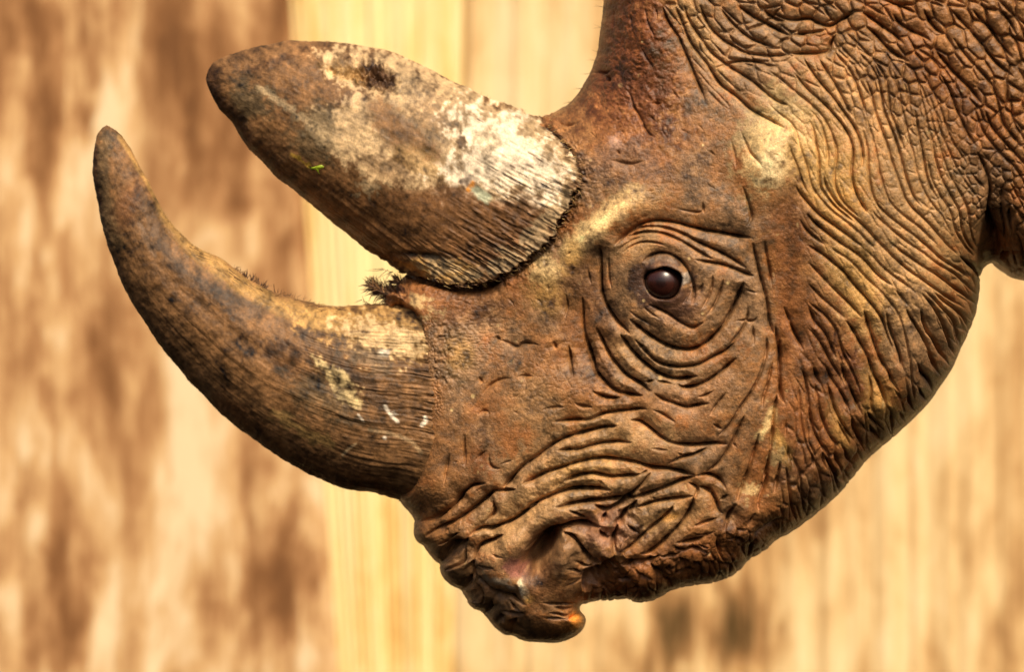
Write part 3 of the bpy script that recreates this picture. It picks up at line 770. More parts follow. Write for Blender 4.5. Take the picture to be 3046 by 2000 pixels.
# ------------------------------------------------------------------ colours of the hide
DARK = np.array((.115, .040, .014)); RED = np.array((.195, .074, .024)); BROWN = np.array((.245, .117, .046)); GREY = np.array((.270, .160, .088))
TAN = np.array((.435, .262, .125)); OCHRE = np.array((.48, .280, .092)); CREAM = np.array((.72, .52, .27)); PINK = np.array((.36, .17, .12))
class Paint:
    def __init__(s, Rr, base, seed):
        s.R = Rr; s.c = np.broadcast_to(base, (Rr.h, Rr.w, 3)).copy()
        s.n1 = fbm(Rr.h, Rr.w, 90 / Rr.q, seed, 5); s.n2 = fbm(Rr.h, Rr.w, 26 / Rr.q, seed + 5, 4); s.n3 = fbm(Rr.h, Rr.w, 9 / Rr.q, seed + 8, 3)
    def mix(s, m, col, a=1.0):
        m = np.clip(m * a, 0, 1)[..., None]; s.c = s.c * (1 - m) + np.asarray(col) * m
    def blob(s, cx, cy, rx, ry, rot, col, a=0.8, soft=.5, nz=.6):
        c, s_ = math.cos(math.radians(rot)), math.sin(math.radians(rot))
        b = s.R.box(cx - 2.2 * max(rx, ry), cy - 2.2 * max(rx, ry), cx + 2.2 * max(rx, ry), cy + 2.2 * max(rx, ry))
        dx, dy = s.R.U[b] - cx, s.R.V[b] - cy
        r = np.hypot((dx * c + dy * s_) / rx, (-dx * s_ + dy * c) / ry)
        m = 1 - sstep(1 - soft, 1 + soft, r + nz * (s.n2[b] + .5 * s.n3[b] + .4 * s.n1[b]))
        m = (m * a)[..., None]; s.c[b] = s.c[b] * (1 - m) + np.asarray(col) * m
    def line(s, P, w, col, a=0.9, soft=.5, nz=.5):
        P = smooth_poly(P, 2); k = w * 3
        b = s.R.box(P[:, 0].min() - k, P[:, 1].min() - k, P[:, 0].max() + k, P[:, 1].max() + k)
        d, pos = seg_dist(s.R.U[b], s.R.V[b], P)
        m = 1 - sstep(1 - soft, 1 + soft, d / w + nz * (s.n2[b] + .6 * s.n3[b]))
        m = (m * a)[..., None]; s.c[b] = s.c[b] * (1 - m) + np.asarray(col) * m
    def poly(s, P, col, a=.9, soft=14, nz=20):
        P = smooth_poly(P, 2, True)
        d, _ = seg_dist(s.R.U, s.R.V, P, True)
        sd = np.where(in_poly(s.R.U, s.R.V, P), d, -d)
        s.mix(sstep(-soft, soft, sd + nz * (s.n2 + .7 * s.n3)), col, a)

p = Paint(R, BROWN, 101)
p.mix(sstep(.0, .5, p.n1), RED, .7); p.mix(sstep(.05, .5, -p.n1), GREY, .7)
p.blob(1860, 170, 190, 260, -12, RED, .85); p.blob(1900, 240, 120, 150, -20, DARK, .55); p.blob(1790, 280, 70, 90, 20, DARK, .4)
p.blob(1870, 140, 150, 230, -14, (.165, .052, .015), .85); p.blob(1930, 260, 80, 110, -25, DARK, .6); p.blob(2230, 150, 190, 210, -30, GREY, .95); p.blob(2060, 60, 40, 150, -28, TAN, .8); p.blob(2130, 210, 22, 120, -35, TAN, .6)
p.blob(2560, 330, 230, 220, 0, TAN, .75); p.blob(2850, 170, 260, 260, 30, BROWN, .8); p.blob(2760, 180, 60, 150, -40, RED, .7); p.blob(2900, 330, 60, 140, -35, DARK, .5)
p.blob(2290, 440, 85, 130, 12, CREAM, .85); p.blob(2300, 500, 45, 60, 10, (.8, .64, .40), .8); p.blob(2400, 440, 60, 150, -25, CREAM, .55)
p.blob(2480, 560, 120, 200, -28, OCHRE, .7); p.blob(2640, 800, 200, 200, -30, TAN, .85); p.blob(2740, 600, 120, 200, -20, TAN, .7); p.blob(2700, 930, 150, 130, -30, TAN, .85)
p.blob(2560, 860, 70, 160, -28, OCHRE, .7); p.blob(2700, 1050, 60, 140, -28, GREY, .8); p.blob(2780, 980, 50, 120, -30, GREY, .7)
p.blob(2330, 720, 60, 170, 5, RED, .75); p.blob(2400, 680, 40, 110, -12, DARK, .5); p.blob(2400, 1000, 90, 180, -20, RED, .8)
p.blob(2440, 1250, 130, 170, 10, RED, .8); p.blob(2560, 1150, 36, 110, -22, DARK, .95, .35); p.blob(2520, 1290, 50, 70, -25, BROWN, .6); p.blob(2620, 1200, 50, 90, -20, OCHRE, .6)
p.blob(2500, 1280, 26, 70, -22, OCHRE, .5)
p.line([(1700, 745), (1740, 705), (1800, 655), (1850, 605), (1885, 580)], 32, CREAM, .95); p.line([(1690, 800), (1710, 740)], 30, OCHRE, .7)
p.blob(1625, 810, 48, 45, 0, CREAM, .8); p.blob(1640, 880, 70, 50, 20, OCHRE, .6); p.blob(1900, 600, 90, 40, -10, TAN, .6)
p.blob(2000, 850, 230, 200, 10, GREY, .8); p.blob(1900, 730, 80, 40, -30, TAN, .5); p.blob(2240, 900, 60, 170, -5, GREY, .8)
p.blob(2050, 1160, 260, 130, 5, GREY, .55); p.blob(1900, 1060, 150, 60, 20, TAN, .45); p.blob(2000, 1320, 260, 80, 0, GREY, .5); p.blob(1850, 1270, 160, 60, 10, TAN, .5); p.blob(1800, 1190, 130, 40, 10, (.34, .15, .055), .6); p.blob(1740, 980, 70, 160, -10, RED, .6); p.blob(1560, 1170, 150, 130, 0, BROWN, .7); p.blob(1590, 1200, 80, 80, 0, TAN, .35); p.blob(1380, 1080, 60, 110, 5, GREY, .8)
p.blob(1370, 1050, 40, 60, 0, OCHRE, .5); p.blob(1420, 960, 120, 60, 20, GREY, .7); p.blob(1420, 1390, 70, 90, 20, DARK, .6); p.blob(1340, 1430, 60, 110, 10, BROWN, .6)
p.blob(1330, 900, 120, 50, 10, RED, .7); p.blob(1260, 905, 45, 25, 10, CREAM, .65, .4, 1.2); p.blob(1150, 872, 60, 45, 0, DARK, .95)
p.blob(1700, 1400, 230, 110, -15, TAN, .75); p.blob(1720, 1410, 120, 50, -10, OCHRE, .5); p.blob(1560, 1600, 260, 230, 0, GREY, .7); p.blob(1560, 1520, 200, 60, -25, TAN, .7); p.blob(1500, 1620, 80, 40, -30, TAN, .5); p.blob(1300, 1600, 90, 160, 10, BROWN, .7)
p.blob(1990, 1540, 140, 70, -30, TAN, .6); p.blob(1990, 1545, 22, 12, -10, (.7, .36, .10), .7); p.blob(1810, 1580, 70, 60, 0, PINK, .5)
p.blob(2000, 1700, 240, 90, -12, RED, .7); p.blob(1850, 1760, 120, 50, 0, DARK, .5); p.blob(2200, 1620, 150, 70, -30, RED, .6)
p.line([(2300, 1225), (2285, 1270), (2262, 1300)], 13, CREAM, .8); p.blob(2320, 1320, 20, 60, -20, OCHRE, .8); p.blob(2300, 1360, 22, 24, 0, CREAM, .6, .4, 1.2); p.blob(2235, 1462, 26, 26, 0, CREAM, .7, .4, 1.2)
p.blob(1530, 1690, 26, 34, -20, (.40, .16, .14), .8); p.blob(1485, 1728, 40, 15, 12, (.45, .36, .28), .8); p.line([(1545, 1735), (1556, 1755), (1562, 1775)], 11, (.85, .72, .55), .9, .35); p.blob(1520, 1740, 24, 12, 20, (.62, .46, .36), .7, .4, 1.2)
p.blob(1570, 1785, 16, 14, 0, OCHRE, .8); p.blob(1620, 1740, 60, 50, 0, RED, .6); p.blob(1722, 1850, 26, 42, 10, (.62, .24, .045), .95, .4, .3); p.blob(1680, 1880, 60, 28, -20, (.30, .12, .03), .6)
p.blob(1832, 420, 22, 22, 0, PINK + .12, .8); p.blob(1850, 480, 120, 60, 0, (.22, .12, .075), .6); p.blob(2030, 910, 60, 60, 0, (.17, .08, .05), .6)
p.blob(1912, 835, 34, 62, 0, (.075, .036, .022), .85); p.blob(1975, 838, 78, 70, 0, (.085, .040, .026), .85, .3, .3); p.blob(1985, 905, 70, 30, 8, (.09, .042, .028), .7); p.line(T('C', '850,720 930,680 1020,670 1100,700'), 7, (.20, .12, .075), .8);  p.blob(2036, 828, 14, 20, 10, (.52, .44, .40), .8)  # dark lids and skin; shade left of eye, wet corner highlight painted in
for t, x, y, r in [('A', 650, 560, 6), ('C', 1250, 685, 4), ('C', 1610, 915, 5), ('C', 1375, 1195, 4), ('C', 1140, 972, 3), ('C', 830, 1075, 4), ('E', 830, 385, 3), ('E', 1380, 1350, 3), ('A', 450, 690, 5)]:
    (a, b), = T(t, f'{x},{y}'); p.blob(a, b, r, r, 0, CREAM, .95, .35, .2)
for _ in range(240):      # dry scurf and pale scratches
    u, v = random.uniform(1350, 2950), random.uniform(200, 1750)
    p.blob(u, v, random.uniform(3, 9), random.uniform(2, 5), random.uniform(0, 180), TAN if random.random() < .6 else CREAM, random.uniform(.15, .5), .4, .8)
val = 1.05 + .50 * p.n2 + .36 * p.n3 + .45 * p.n1
tint = np.clip(p.c * val[..., None] * np.array((1.04, .97, .80)), .006, .9)
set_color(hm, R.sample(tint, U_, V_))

# ------------------------------------------------------------------ eyes
def h_at(u, v):
    i = int((v - gv[0]) / G); j = int((u - gu[0]) / G); return gh_free[i, j]
m, nt, b, N = nodes('eye_gloss'); L = nt.links.new
tc = N('ShaderNodeTexCoord'); sep = N('ShaderNodeSeparateXYZ'); L(tc.outputs['Object'], sep.inputs[0])
ln = N('ShaderNodeVectorMath', operation='LENGTH')
mulv = N('ShaderNodeVectorMath', operation='MULTIPLY'); mulv.inputs[1].default_value = (1, 0, 1); L(tc.outputs['Object'], mulv.inputs[0])
addv = N('ShaderNodeVectorMath', operation='ADD'); addv.inputs[1].default_value = (.004, 0, .001); L(mulv.outputs[0], addv.inputs[0]); L(addv.outputs[0], ln.inputs[0])
nz = N('ShaderNodeTexNoise', Scale=240.0, Detail=4.0); L(tc.outputs['Object'], nz.inputs['Vector'])
rmp = N('ShaderNodeValToRGB'); mr = N('ShaderNodeMapRange'); L(ln.outputs['Value'], mr.inputs[0]); mr.inputs[2].default_value = .02
ad = N('ShaderNodeMath', operation='MULTIPLY_ADD'); L(nz.outputs['Fac'], ad.inputs[0]); ad.inputs[1].default_value = .25; L(mr.outputs[0], ad.inputs[2])
L(ad.outputs[0], rmp.inputs[0])
cr = rmp.color_ramp; cr.elements[0].position = .36; cr.elements[0].color = (.016, .005, .004, 1); cr.elements[1].position = .47; cr.elements[1].color = (.034, .009, .006, 1)
e = cr.elements.new(.85); e.color = (.045, .012, .007, 1); e = cr.elements.new(.95); e.color = (.02, .006, .004, 1)
L(rmp.outputs[0], b.inputs['Base Color']); b.inputs['Roughness'].default_value = .27; b.inputs['Specular IOR Level'].default_value = .6
b.inputs['Coat Weight'].default_value = .0; b.inputs['Coat Roughness'].default_value = .06
M_eye = m
def ball(name, rx, ry, rz, nu=64, nvv=40):
    vs = [(0, 0, rz)]
    for i in range(1, nvv):
        t = math.pi * i / nvv
        for j in range(nu):
            a = 2 * math.pi * j / nu; vs.append((rx * math.sin(t) * math.cos(a), ry * math.sin(t) * math.sin(a), rz * math.cos(t)))
    vs.append((0, 0, -rz)); f = []
    for i in range(nvv - 2):
        for j in range(nu):
            a = 1 + i * nu + j; b_ = 1 + i * nu + (j + 1) % nu; f += [(a, a + nu, b_), (b_, a + nu, b_ + nu)]
    for j in range(nu):
        f += [(0, 1 + j, 1 + (j + 1) % nu), (len(vs) - 1, len(vs) - 1 - nu + (j + 1) % nu, len(vs) - 1 - nu + j)]
    return vs, f
vs, fs = ball('eye', 54 * S, 46 * S, 51 * S)
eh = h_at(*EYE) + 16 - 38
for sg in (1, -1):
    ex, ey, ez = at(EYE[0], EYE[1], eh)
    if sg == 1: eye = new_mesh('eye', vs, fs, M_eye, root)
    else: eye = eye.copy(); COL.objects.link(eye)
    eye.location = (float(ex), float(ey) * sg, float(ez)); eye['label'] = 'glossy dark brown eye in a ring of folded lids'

# ------------------------------------------------------------------ horns
def horn(name, label, top, bot, base, thick, nt_, npn, tintfn, dispfn, lip):
    top = smooth_poly(top, 2); bot = smooth_poly(bot, 2)
    t = np.linspace(0, 1, nt_) ** 1.15
    def par(P):
        Lc = np.r_[0, np.cumsum(np.hypot(*np.diff(P, axis=0).T))]; Lc /= Lc[-1]
        return np.stack([np.interp(t, Lc, P[:, 0]), np.interp(t, Lc, P[:, 1])], 1)
    a, b_ = par(top), par(bot)
    base = resample(base, 400)
    nb = np.stack([np.gradient(base[:, 1]), -np.gradient(base[:, 0])], 1); nb /= np.linalg.norm(nb, axis=1, keepdims=True)
    base = base + nb * (fbm(2, 400, 14, int(lip) + 40, 4, .7)[0] * 11 * np.sin(np.linspace(0, np.pi, 400)) ** .5)[:, None]
    ph = np.linspace(0, 1, npn)
    mid = (a + b_) / 2; half = (a - b_) / 2
    cosv = np.cos(np.pi * ph)
    C = mid[:, None] + half[:, None] * cosv[None, :, None]
    # base curve sampled so that its ends are the two edges
    C1 = mid[-1] + half[-1] * cosv[:, None]
    chord = a[-1] - b_[-1]; cl = chord / np.linalg.norm(chord)
    bb = base @ cl; ends0, ends1 = bb[0], bb[-1]
    s_ = (C1 @ cl - ends1) / (ends0 - ends1)
    # angle-wise pairing: same fraction along the base curve as along the half circle
    Lb = np.linspace(0, 1, 400)
    Bp = np.stack([np.interp(ph, Lb, base[:, 0]), np.interp(ph, Lb, base[:, 1])], 1)
    g = (t ** 1.7)[:, None, None]
    P = C + g * (Bp - C1)[None]
    hw = np.linalg.norm(half, axis=1)
    H = (thick(t) * hw)[:, None] * np.sin(np.pi * ph)[None] ** 0.92
    xi = np.clip(((P[..., 1] - gv[0]) / G).astype(int), 0, gh_free.shape[0] - 1); xj = np.clip(((P[..., 0] - gu[0]) / G).astype(int), 0, gh_free.shape[1] - 1)
    sk = gh_free[xi[-1], xj[-1]] + lip
    sk = np.convolve(np.pad(sk, 12, mode='edge'), np.ones(25) / 25, 'valid')
    wgt = (np.clip((t - .45) / .55, 0, 1) ** 1.6)[:, None] * np.clip(np.sin(np.pi * ph)[None], 0, 1) ** .3
    H = np.maximum(H + (sk - H[-1])[None] * wgt, 0)
    H[:, 0] = 0; H[:, -1] = 0
    tt, pp = np.meshgrid(t, ph, indexing='ij')
    # push along the outward direction
    X, Y, Z = at(P[..., 0], P[..., 1], H)
    V = np.stack([X, Y, Z], -1)
    du = np.gradient(V, axis=0); dp = np.gradient(V, axis=1)
    nrm = np.cross(dp, du); nrm /= np.linalg.norm(nrm, axis=-1, keepdims=True) + 1e-12
    nrm[:, 0] *= 1; 
    cen = at(mid[:, 0], mid[:, 1], 0)
    out = V - np.stack([cen[0], np.zeros(nt_), cen[2]], -1)[:, None]
    sign = np.sign((nrm * out).sum(-1, keepdims=True)); nrm *= np.where(sign == 0, 1, sign)
    nrm[:, 0, 1] = 0; nrm[:, -1, 1] = 0
    V = V + nrm * (dispfn(tt, pp, P[..., 0], P[..., 1], H) * S)[..., None]
    V[:, 0, 1] = 0; V[:, -1, 1] = 0
    col = tintfn(P[..., 0].ravel(), P[..., 1].ravel())
    # sink the rim into the skin
    ax = mid[-1] - mid[-8]; ax = ax / np.linalg.norm(ax)
    caps = []
    for k, (shift, sc_) in enumerate(((3, .90), (-4, .7), (-10, .35))):
        px, pz = P[-1, :, 0] + ax[0] * shift, P[-1, :, 1] + ax[1] * shift
        x, y, z = at(px, pz, H[-1] * sc_); caps.append(np.stack([x, y, z], -1))
    V = np.concatenate([V, np.array(caps)], 0)
    col = np.vstack([col, np.tile(col.reshape(nt_, npn, 3)[-1] * .8, (3, 1))])
    n1 = V.shape[0]
    inner_ = V[:, 1:-1][:, ::-1].copy(); inner_[..., 1] *= -1
    ringV = np.concatenate([V, inner_], 1); nr = ringV.shape[1]
    colr = col.reshape(n1, npn, 3); colr = np.concatenate([colr, colr[:, 1:-1][:, ::-1]], 1)
    i, j = np.meshgrid(np.arange(n1 - 1), np.arange(nr), indexing='ij')
    a_ = i * nr + j; b2 = i * nr + (j + 1) % nr
    F = np.stack([a_, a_ + nr, b2 + nr, b2], -1).reshape(-1, 4)
    ob = new_mesh(name, ringV.reshape(-1, 3), F, M_horn, root)
    ob.data.flip_normals()
    set_color(ob.data, colr.reshape(-1, 3)); ob['label'] = label
    return ob

HR = Raster(200, 60, 1800, 1560, 2.0)
HB = np.array((.185, .090, .033)); HD = np.array((.075, .032, .012)); HG = np.array((.115, .078, .036)); HY = np.array((.44, .25, .078)); HC = np.array((.60, .42, .22)); HW = np.array((.78, .66, .50)); HV = np.array((.100, .053, .024))
q = Paint(HR, HB, 301)
# streaks that follow each horn
def streak(angle, seed, cell, ratio):
    c, s_ = math.cos(math.radians(angle)), math.sin(math.radians(angle))
    n = fbm(900, 900, cell, seed, 4, .6)
    a = HR.U * c + HR.V * s_; b = -HR.U * s_ + HR.V * c
    ii = (np.abs(a) / (2.0 * ratio)).astype(int) % 900; jj = (np.abs(b + 3000) / 2.0).astype(int) % 900
    return n[ii, jj]
st_r = streak(33, 7, 7, 9); st_f = streak(52, 8, 7, 9); st_b = streak(5, 12, 5, 12)
# rear horn
q.poly(T('J', '1300,150 1900,210 2188,330') + T('K', '1330,0 1750,170 1980,420 2080,560 2080,830 1950,1000 1700,980 1450,900 1270,940 1000,790 800,800 620,830 400,760 200,740 0,560') + T('J', '1500,1250 1250,1050 1150,800 1400,700 1700,600 1500,560 1250,400'), HC, .62, 16, 34)
q.poly(T('K', '850,150 1300,60 1700,330 1950,560 1960,800 1800,960 1500,880 1150,760 850,780 820,560 1000,420'), HW, .55, 30, 75)
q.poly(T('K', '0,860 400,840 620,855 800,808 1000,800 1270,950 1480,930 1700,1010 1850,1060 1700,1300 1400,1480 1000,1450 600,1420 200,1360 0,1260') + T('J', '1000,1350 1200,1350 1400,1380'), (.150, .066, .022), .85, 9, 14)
q.blob(*T('K', '1650,950')[0], 60, 22, 35, HB, .6, .5, .9); q.blob(*T('K', '1250,380')[0], 60, 30, 30, HC * .8, .5, .5, 1.0); q.blob(*T('K', '700,150')[0], 60, 70, 20, HB, .5, .5, 1.0); q.blob(*T('J', '1900,950')[0], 40, 90, -30, HB, .6, .4, .6)
q.poly(T('K', '100,0 330,0 600,250 800,430 850,540 700,560 450,420 300,330 180,150'), HB, .85, 14, 26)
q.blob(*T('K', '600,560')[0], 70, 35, 25, HY, .5); q.blob(*T('K', '300,650')[0], 90, 40, 25, HB, .5)
q.blob(*T('J', '1650,430')[0], 75, 36, 28, (.16, .075, .025), .95, .5, .9); q.blob(*T('J', '1500,420')[0], 60, 25, 20, HY, .5); q.blob(*T('J', '1800,430')[0], 40, 34, 28, HD, .95, .5, .9)
q.blob(*T('J', '900,220')[0], 140, 26, -12, HB, .7); q.blob(*T('J', '900,300')[0], 90, 14, -18, HD, .6); q.blob(*T('J', '600,720')[0], 70, 60, 30, HG, .8); q.blob(*T('J', '1250,880')[0], 60, 50, 40, HG, .7); q.blob(*T('J', '1150,1100')[0], 70, 40, 40, HG, .7)
q.line(T('J', '700,560 850,680 1000,760'), 10, HC, .6, .5, 1.3); q.line(T('J', '1100,850 1300,1000 1400,1120'), 18, HC, .5, .5, 1.5); q.blob(*T('J', '1700,1480')[0], 20, 20, 30, HC, .6, .4, 1.5)
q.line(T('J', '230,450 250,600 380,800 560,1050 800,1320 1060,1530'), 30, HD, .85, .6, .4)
q.line(T('J', '1000,1180 1070,1230 1150,1290'), 6, (.5, .30, .04), .8, .4, 1.2)
q.line(T('K', '350,1440 500,1410 650,1440 800,1440'), 9, HD, .9, .5, .6); q.poly(T('K', '450,1500 700,1470 1000,1500 1200,1600 1150,1700 800,1720 500,1600'), HY, .85, 14, 26)
q.blob(*T('O', '250,1000')[0], 75, 24, 8, HC, .6, .5, .9)
q.line(T('O', '700,1000 850,920 980,830 1100,720 1220,560 1330,430'), 26, HC, .55, .6, 1.6)
q.blob(*T('K', '1010,370')[0], 14, 22, 0, HV, .9, .35); q.blob(*T('K', '1060,720')[0], 22, 17, -35, HV + .06, .8, .35); q.line(T('K', '1110,760 1095,800 1070,830'), 6, (.70, .26, .03), .95, .35, .4)
q.blob(*T('K', '1200,880')[0], 30, 16, 25, (.50, .52, .34), .85, .35, .6)
# front horn
q.poly(T('M', '600,560 1000,540 1500,540 1740,600 1790,760 1800,980 1500,1000 1300,950 1000,870 750,760 500,640'), HY, .8, 20, 40)
q.poly(T('M', '900,700 1300,680 1700,720 1780,860 1700,930 1400,980 1150,880'), HC, .65, 20, 60); q.blob(*T('M', '1380,940')[0], 16, 10, 0, HW, .95, .4, .6)
q.line(T('L', '760,880 900,1080 1100,1280 1400,1500') + T('M', '200,420 450,520 800,620'), 24, HY, .75, .6, .6)
q.line(T('L', '330,180 480,420 620,660 720,850'), 8, HY, .6)
q.line(T('L', '520,700 620,900 720,1130 820,1340 980,1530') + T('M', '250,560'), 20, HV, .85, .6, .4); q.line(T('L', '520,1000 580,1150 660,1270'), 9, (.24, .15, .09), .6, .5, .8)
q.line(T('L', '200,200 160,500 200,800 300,1150'), 24, HG, .6); q.line(T('L', '100,250 90,500 140,800'), 8, HD, .8); q.blob(*T('L', '400,800')[0], 30, 80, 20, (.16, .06, .02), .5)
q.line(T('M', '610,740 720,830 830,920 960,1010 1060,1090'), 18, HV, .9, .4, .5); q.line(T('M', '1060,1090 1150,1200 1260,1290 1340,1400'), 26, HV, .85, .5, .6); q.blob(*T('M', '1250,1000')[0], 70, 30, 25, (.24, .16, .09), .7, .6, .8)
q.poly(T('M', '660,930 800,1010 900,1050 1010,1110 1090,1230 1140,1330 1190,1450 1080,1440 960,1370 900,1210 800,1100'), (.55, .40, .18), .85, 8, 18)
q.blob(*T('M', '500,1050')[0], 90, 50, 35, HD, .6, .6, .9); q.blob(*T('M', '800,1350')[0], 110, 50, 30, HG, .6, .6, .8); q.line(T('N', '530,720 700,830 850,930 1050,990'), 16, (.36, .22, .07), .6, .5, 1)
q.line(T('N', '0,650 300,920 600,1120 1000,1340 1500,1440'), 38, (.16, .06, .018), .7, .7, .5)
q.line(T('N', '1550,655 1600,740 1665,795'), 5, HW, .95, .35, .3); q.line(T('N', '1920,760 1930,800 1890,830'), 6, HW, .95, .35, .3); q.line(T('N', '1300,730 1345,790'), 3, HW, .7, .35, .3); q.blob(*T('N', '1545,950')[0], 6, 6, 0, HW, .9, .35, .3)
for dx in (30, 60, 80): q.line(T('N', f'{1580 + dx // 2},{700 + dx // 2} {1620 + dx // 2},{690 + dx // 2}'), 1.6, HW, .8, .35, .2)
q.line(T('N', '1150,1110 1220,1040 1280,1000'), 3, HC, .7); q.line(T('N', '1400,870 1650,920 1800,980 1880,1080'), 6, HC, .35)
for k in range(26):    # dark splits between the fibres near the rims
    u, v = T('K', f'{random.uniform(1150, 2050):.0f},{random.uniform(100, 1300):.0f}')[0]
    l = random.uniform(8, 26); q.line([(u, v), (u + l * .86, v + l * .5)], random.uniform(1.4, 3.2), HD, .85, .4, .3)
for k in range(18):
    u, v = T('M', f'{random.uniform(900, 1700):.0f},{random.uniform(620, 1400):.0f}')[0]
    l = random.uniform(12, 45); q.line([(u, v), (u + l, v - l * .04)], random.uniform(1.2, 2.6), HD, .7, .4, .3)
rearm = (HR.V - 60 < (HR.U - 200) * .62 + 120)
stk = np.where(rearm, st_r, np.where(HR.U > 950, st_b, st_f))
spk = np.random.default_rng(4).random((HR.h, HR.w))
qv = 1 + .60 * q.n2 + .40 * q.n3 + .3 * np.where(HR.U > 950, .35, 1) * stk + .3 * q.n1
htint = np.clip(q.c * qv[..., None], .006, .92)
hf = lambda u, v: HR.sample(htint, u, v)

fibn = fbm(1200, 60, 3, 61, 4, .7)     # across the fibres, slowly changing along them
fibc = fbm(1200, 200, 9, 62, 4, .6)
def fib(tt, pp, sl, f):
    return f[(np.clip(pp, 0, 1) * 1150).astype(int), (tt * (f.shape[1] - 2) * sl).astype(int) % f.shape[1]]
hn1 = fbm(HR.h, HR.w, 30, 71, 4); hn2 = fbm(HR.h, HR.w, 6, 72, 3)
pit = gauss(HR, *T('J', '1760,430')[0], 62, 34, 28) ; pit2 = gauss(HR, *T('J', '1450,430')[0], 75, 24, 20)
notch = gauss(HR, *T('K', '620,1440')[0], 75, 9, 4)
def d_rear(tt, pp, u, v, H):
    s0 = HR.sample(hn1, u.ravel(), v.ravel()).reshape(u.shape); s1 = HR.sample(hn2, u.ravel(), v.ravel()).reshape(u.shape)
    pt = HR.sample(-22 * pit * (1 + 2.2 * hn2) - 10 * pit2 * (1 + 2 * hn2) - 14 * notch, u.ravel(), v.ravel()).reshape(u.shape)
    edge = sstep(.75, .98, tt)
    return 3.5 * s0 + 1.3 * s1 + fib(tt, pp, 1, fibn) * (.4 + 7 * edge * np.clip(.7 + 1.6 * s0, .15, 1.5)) + pt + 5 * edge * fib(tt, pp, 1, fibc) + 7 * np.exp(-((pp - .62) / .10) ** 2) * sstep(.25, .6, tt)
def d_front(tt, pp, u, v, H):
    s0 = HR.sample(hn1, u.ravel(), v.ravel()).reshape(u.shape); s1 = HR.sample(hn2, u.ravel(), v.ravel()).reshape(u.shape)
    edge = sstep(.62, .95, tt) * (1 - .6 * sstep(.5, .8, pp))
    return 3.5 * s0 + 1.2 * s1 + fib(tt, pp, 1, fibn) * (.3 + 3.0 * edge * np.clip(.6 + 2 * s0, 0, 1.4)) + 3 * edge * fib(tt, pp, 1, fibc) - 6 * np.exp(-((pp - .5) / .06) ** 2) * sstep(.2, .5, tt) * (1 - sstep(.8, .95, tt))

RT = [(612, 232)] + T('J', '200,430 215,380 300,300 500,230 700,165 1000,125 1250,130 1500,150 1800,195 2000,250 2188,340') + [(1344, 237), (1420, 277)] + T('K', '1330,0 1500,80 1640,118 1750,145')
RB = [(612, 232)] + T('J', '200,520 250,650 320,760 450,900 550,1070 700,1250 850,1400 1000,1510') + [(960, 636)] + T('K', '0,1290 150,1400') + [(1150, 776), (1180, 801), (1189, 812)]
FT = [(316, 371)] + T('L', '230,70 330,150 420,265 480,380 550,510 620,650 710,840 820,1000 960,1140 1080,1230 1200,1270 1300,1330 1400,1420') + T('M', '130,260 300,340 450,410 600,445 750,480 880,500 1000,505 1150,497 1320,492') + [(1215, 905)]
FB = [(316, 371)] + T('L', '130,130 100,230 75,400 85,560 120,740 160,960 210,1150 270,1340 360,1560') + [(422, 950), (486, 1040), (560, 1130)] + T('N', '0,715 200,880 400,1020 650,1180 850,1290 1050,1390 1250,1440 1450,1465 1560,1490') + [(1195, 1494)]
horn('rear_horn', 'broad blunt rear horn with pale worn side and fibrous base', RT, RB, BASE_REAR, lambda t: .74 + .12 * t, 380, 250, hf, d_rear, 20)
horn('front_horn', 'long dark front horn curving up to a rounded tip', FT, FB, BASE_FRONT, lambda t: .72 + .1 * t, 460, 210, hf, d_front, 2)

# ------------------------------------------------------------------ frayed fibres and stray hairs
M_hair = tinted('horn_fibre', .6, .2, .1)
def strands(name, label, items, parent=root):
    """items: (u, v, h, angle in degrees (0 right, 90 up), length, bend, root width, colour)"""
    vs, fs, cs = [], [], []
    for (u, v, h, ang, ln, bend, wd_, c) in items:
        a = math.radians(ang); n = 6; ya = random.uniform(-.35, .35); x, y, hh = u, v, h
        b0 = len(vs)
        for i in range(n):
            f = i / (n - 1); r = wd_ * (1 - .85 * f)
            for k in range(4):
                t = math.pi / 2 * k
                X_, Y_, Z_ = at(x + r * math.cos(t) * -math.sin(a), y - r * math.cos(t) * math.cos(a), hh + r * math.sin(t))
                vs.append((float(X_), float(Y_), float(Z_))); cs.append(c)
            st = ln / (n - 1); x += st * math.cos(a); y -= st * math.sin(a); hh += st * ya; a += bend / (n - 1)
        for i in range(n - 1):
            for k in range(4):
                p0 = b0 + i * 4 + k; p1 = b0 + i * 4 + (k + 1) % 4; fs.append((p0, p1, p1 + 4, p0 + 4))
    ob = new_mesh(name, vs, fs, M_hair, parent); set_color(ob.data, np.array(cs)); ob['label'] = label; ob['kind'] = 'stuff'
    return ob
HAIRD = np.array((.07, .030, .012)); HAIRB = np.array((.22, .11, .04)); HAIRY = np.array((.42, .26, .09))
def clump(cu, cv, n, spread, a0, a1, l0, l1, w, cols, hs=40):
    out = []
    for _ in range(n):
        f = random.uniform(-1, 1)
        out.append((cu + f * spread, cv + f * spread * .5 + random.uniform(-2, 6), random.uniform(-hs, hs), random.uniform(a0, a1), random.uniform(l0, l1), random.uniform(-.9, .9), w * random.uniform(.6, 1.3), random.choice(cols) * random.uniform(.7, 1.3)))
    return out
strands('fibre_tuft', 'dark frayed fibre tuft on the front horn', clump(712, 814, 34, 22, 20, 110, 10, 26, 1.6, (HAIRD, HAIRB)))
strands('fibre_tuft', 'dark frayed fibre tuft on the front horn', clump(766, 842, 40, 26, 10, 100, 10, 26, 1.6, (HAIRD, HAIRB)))
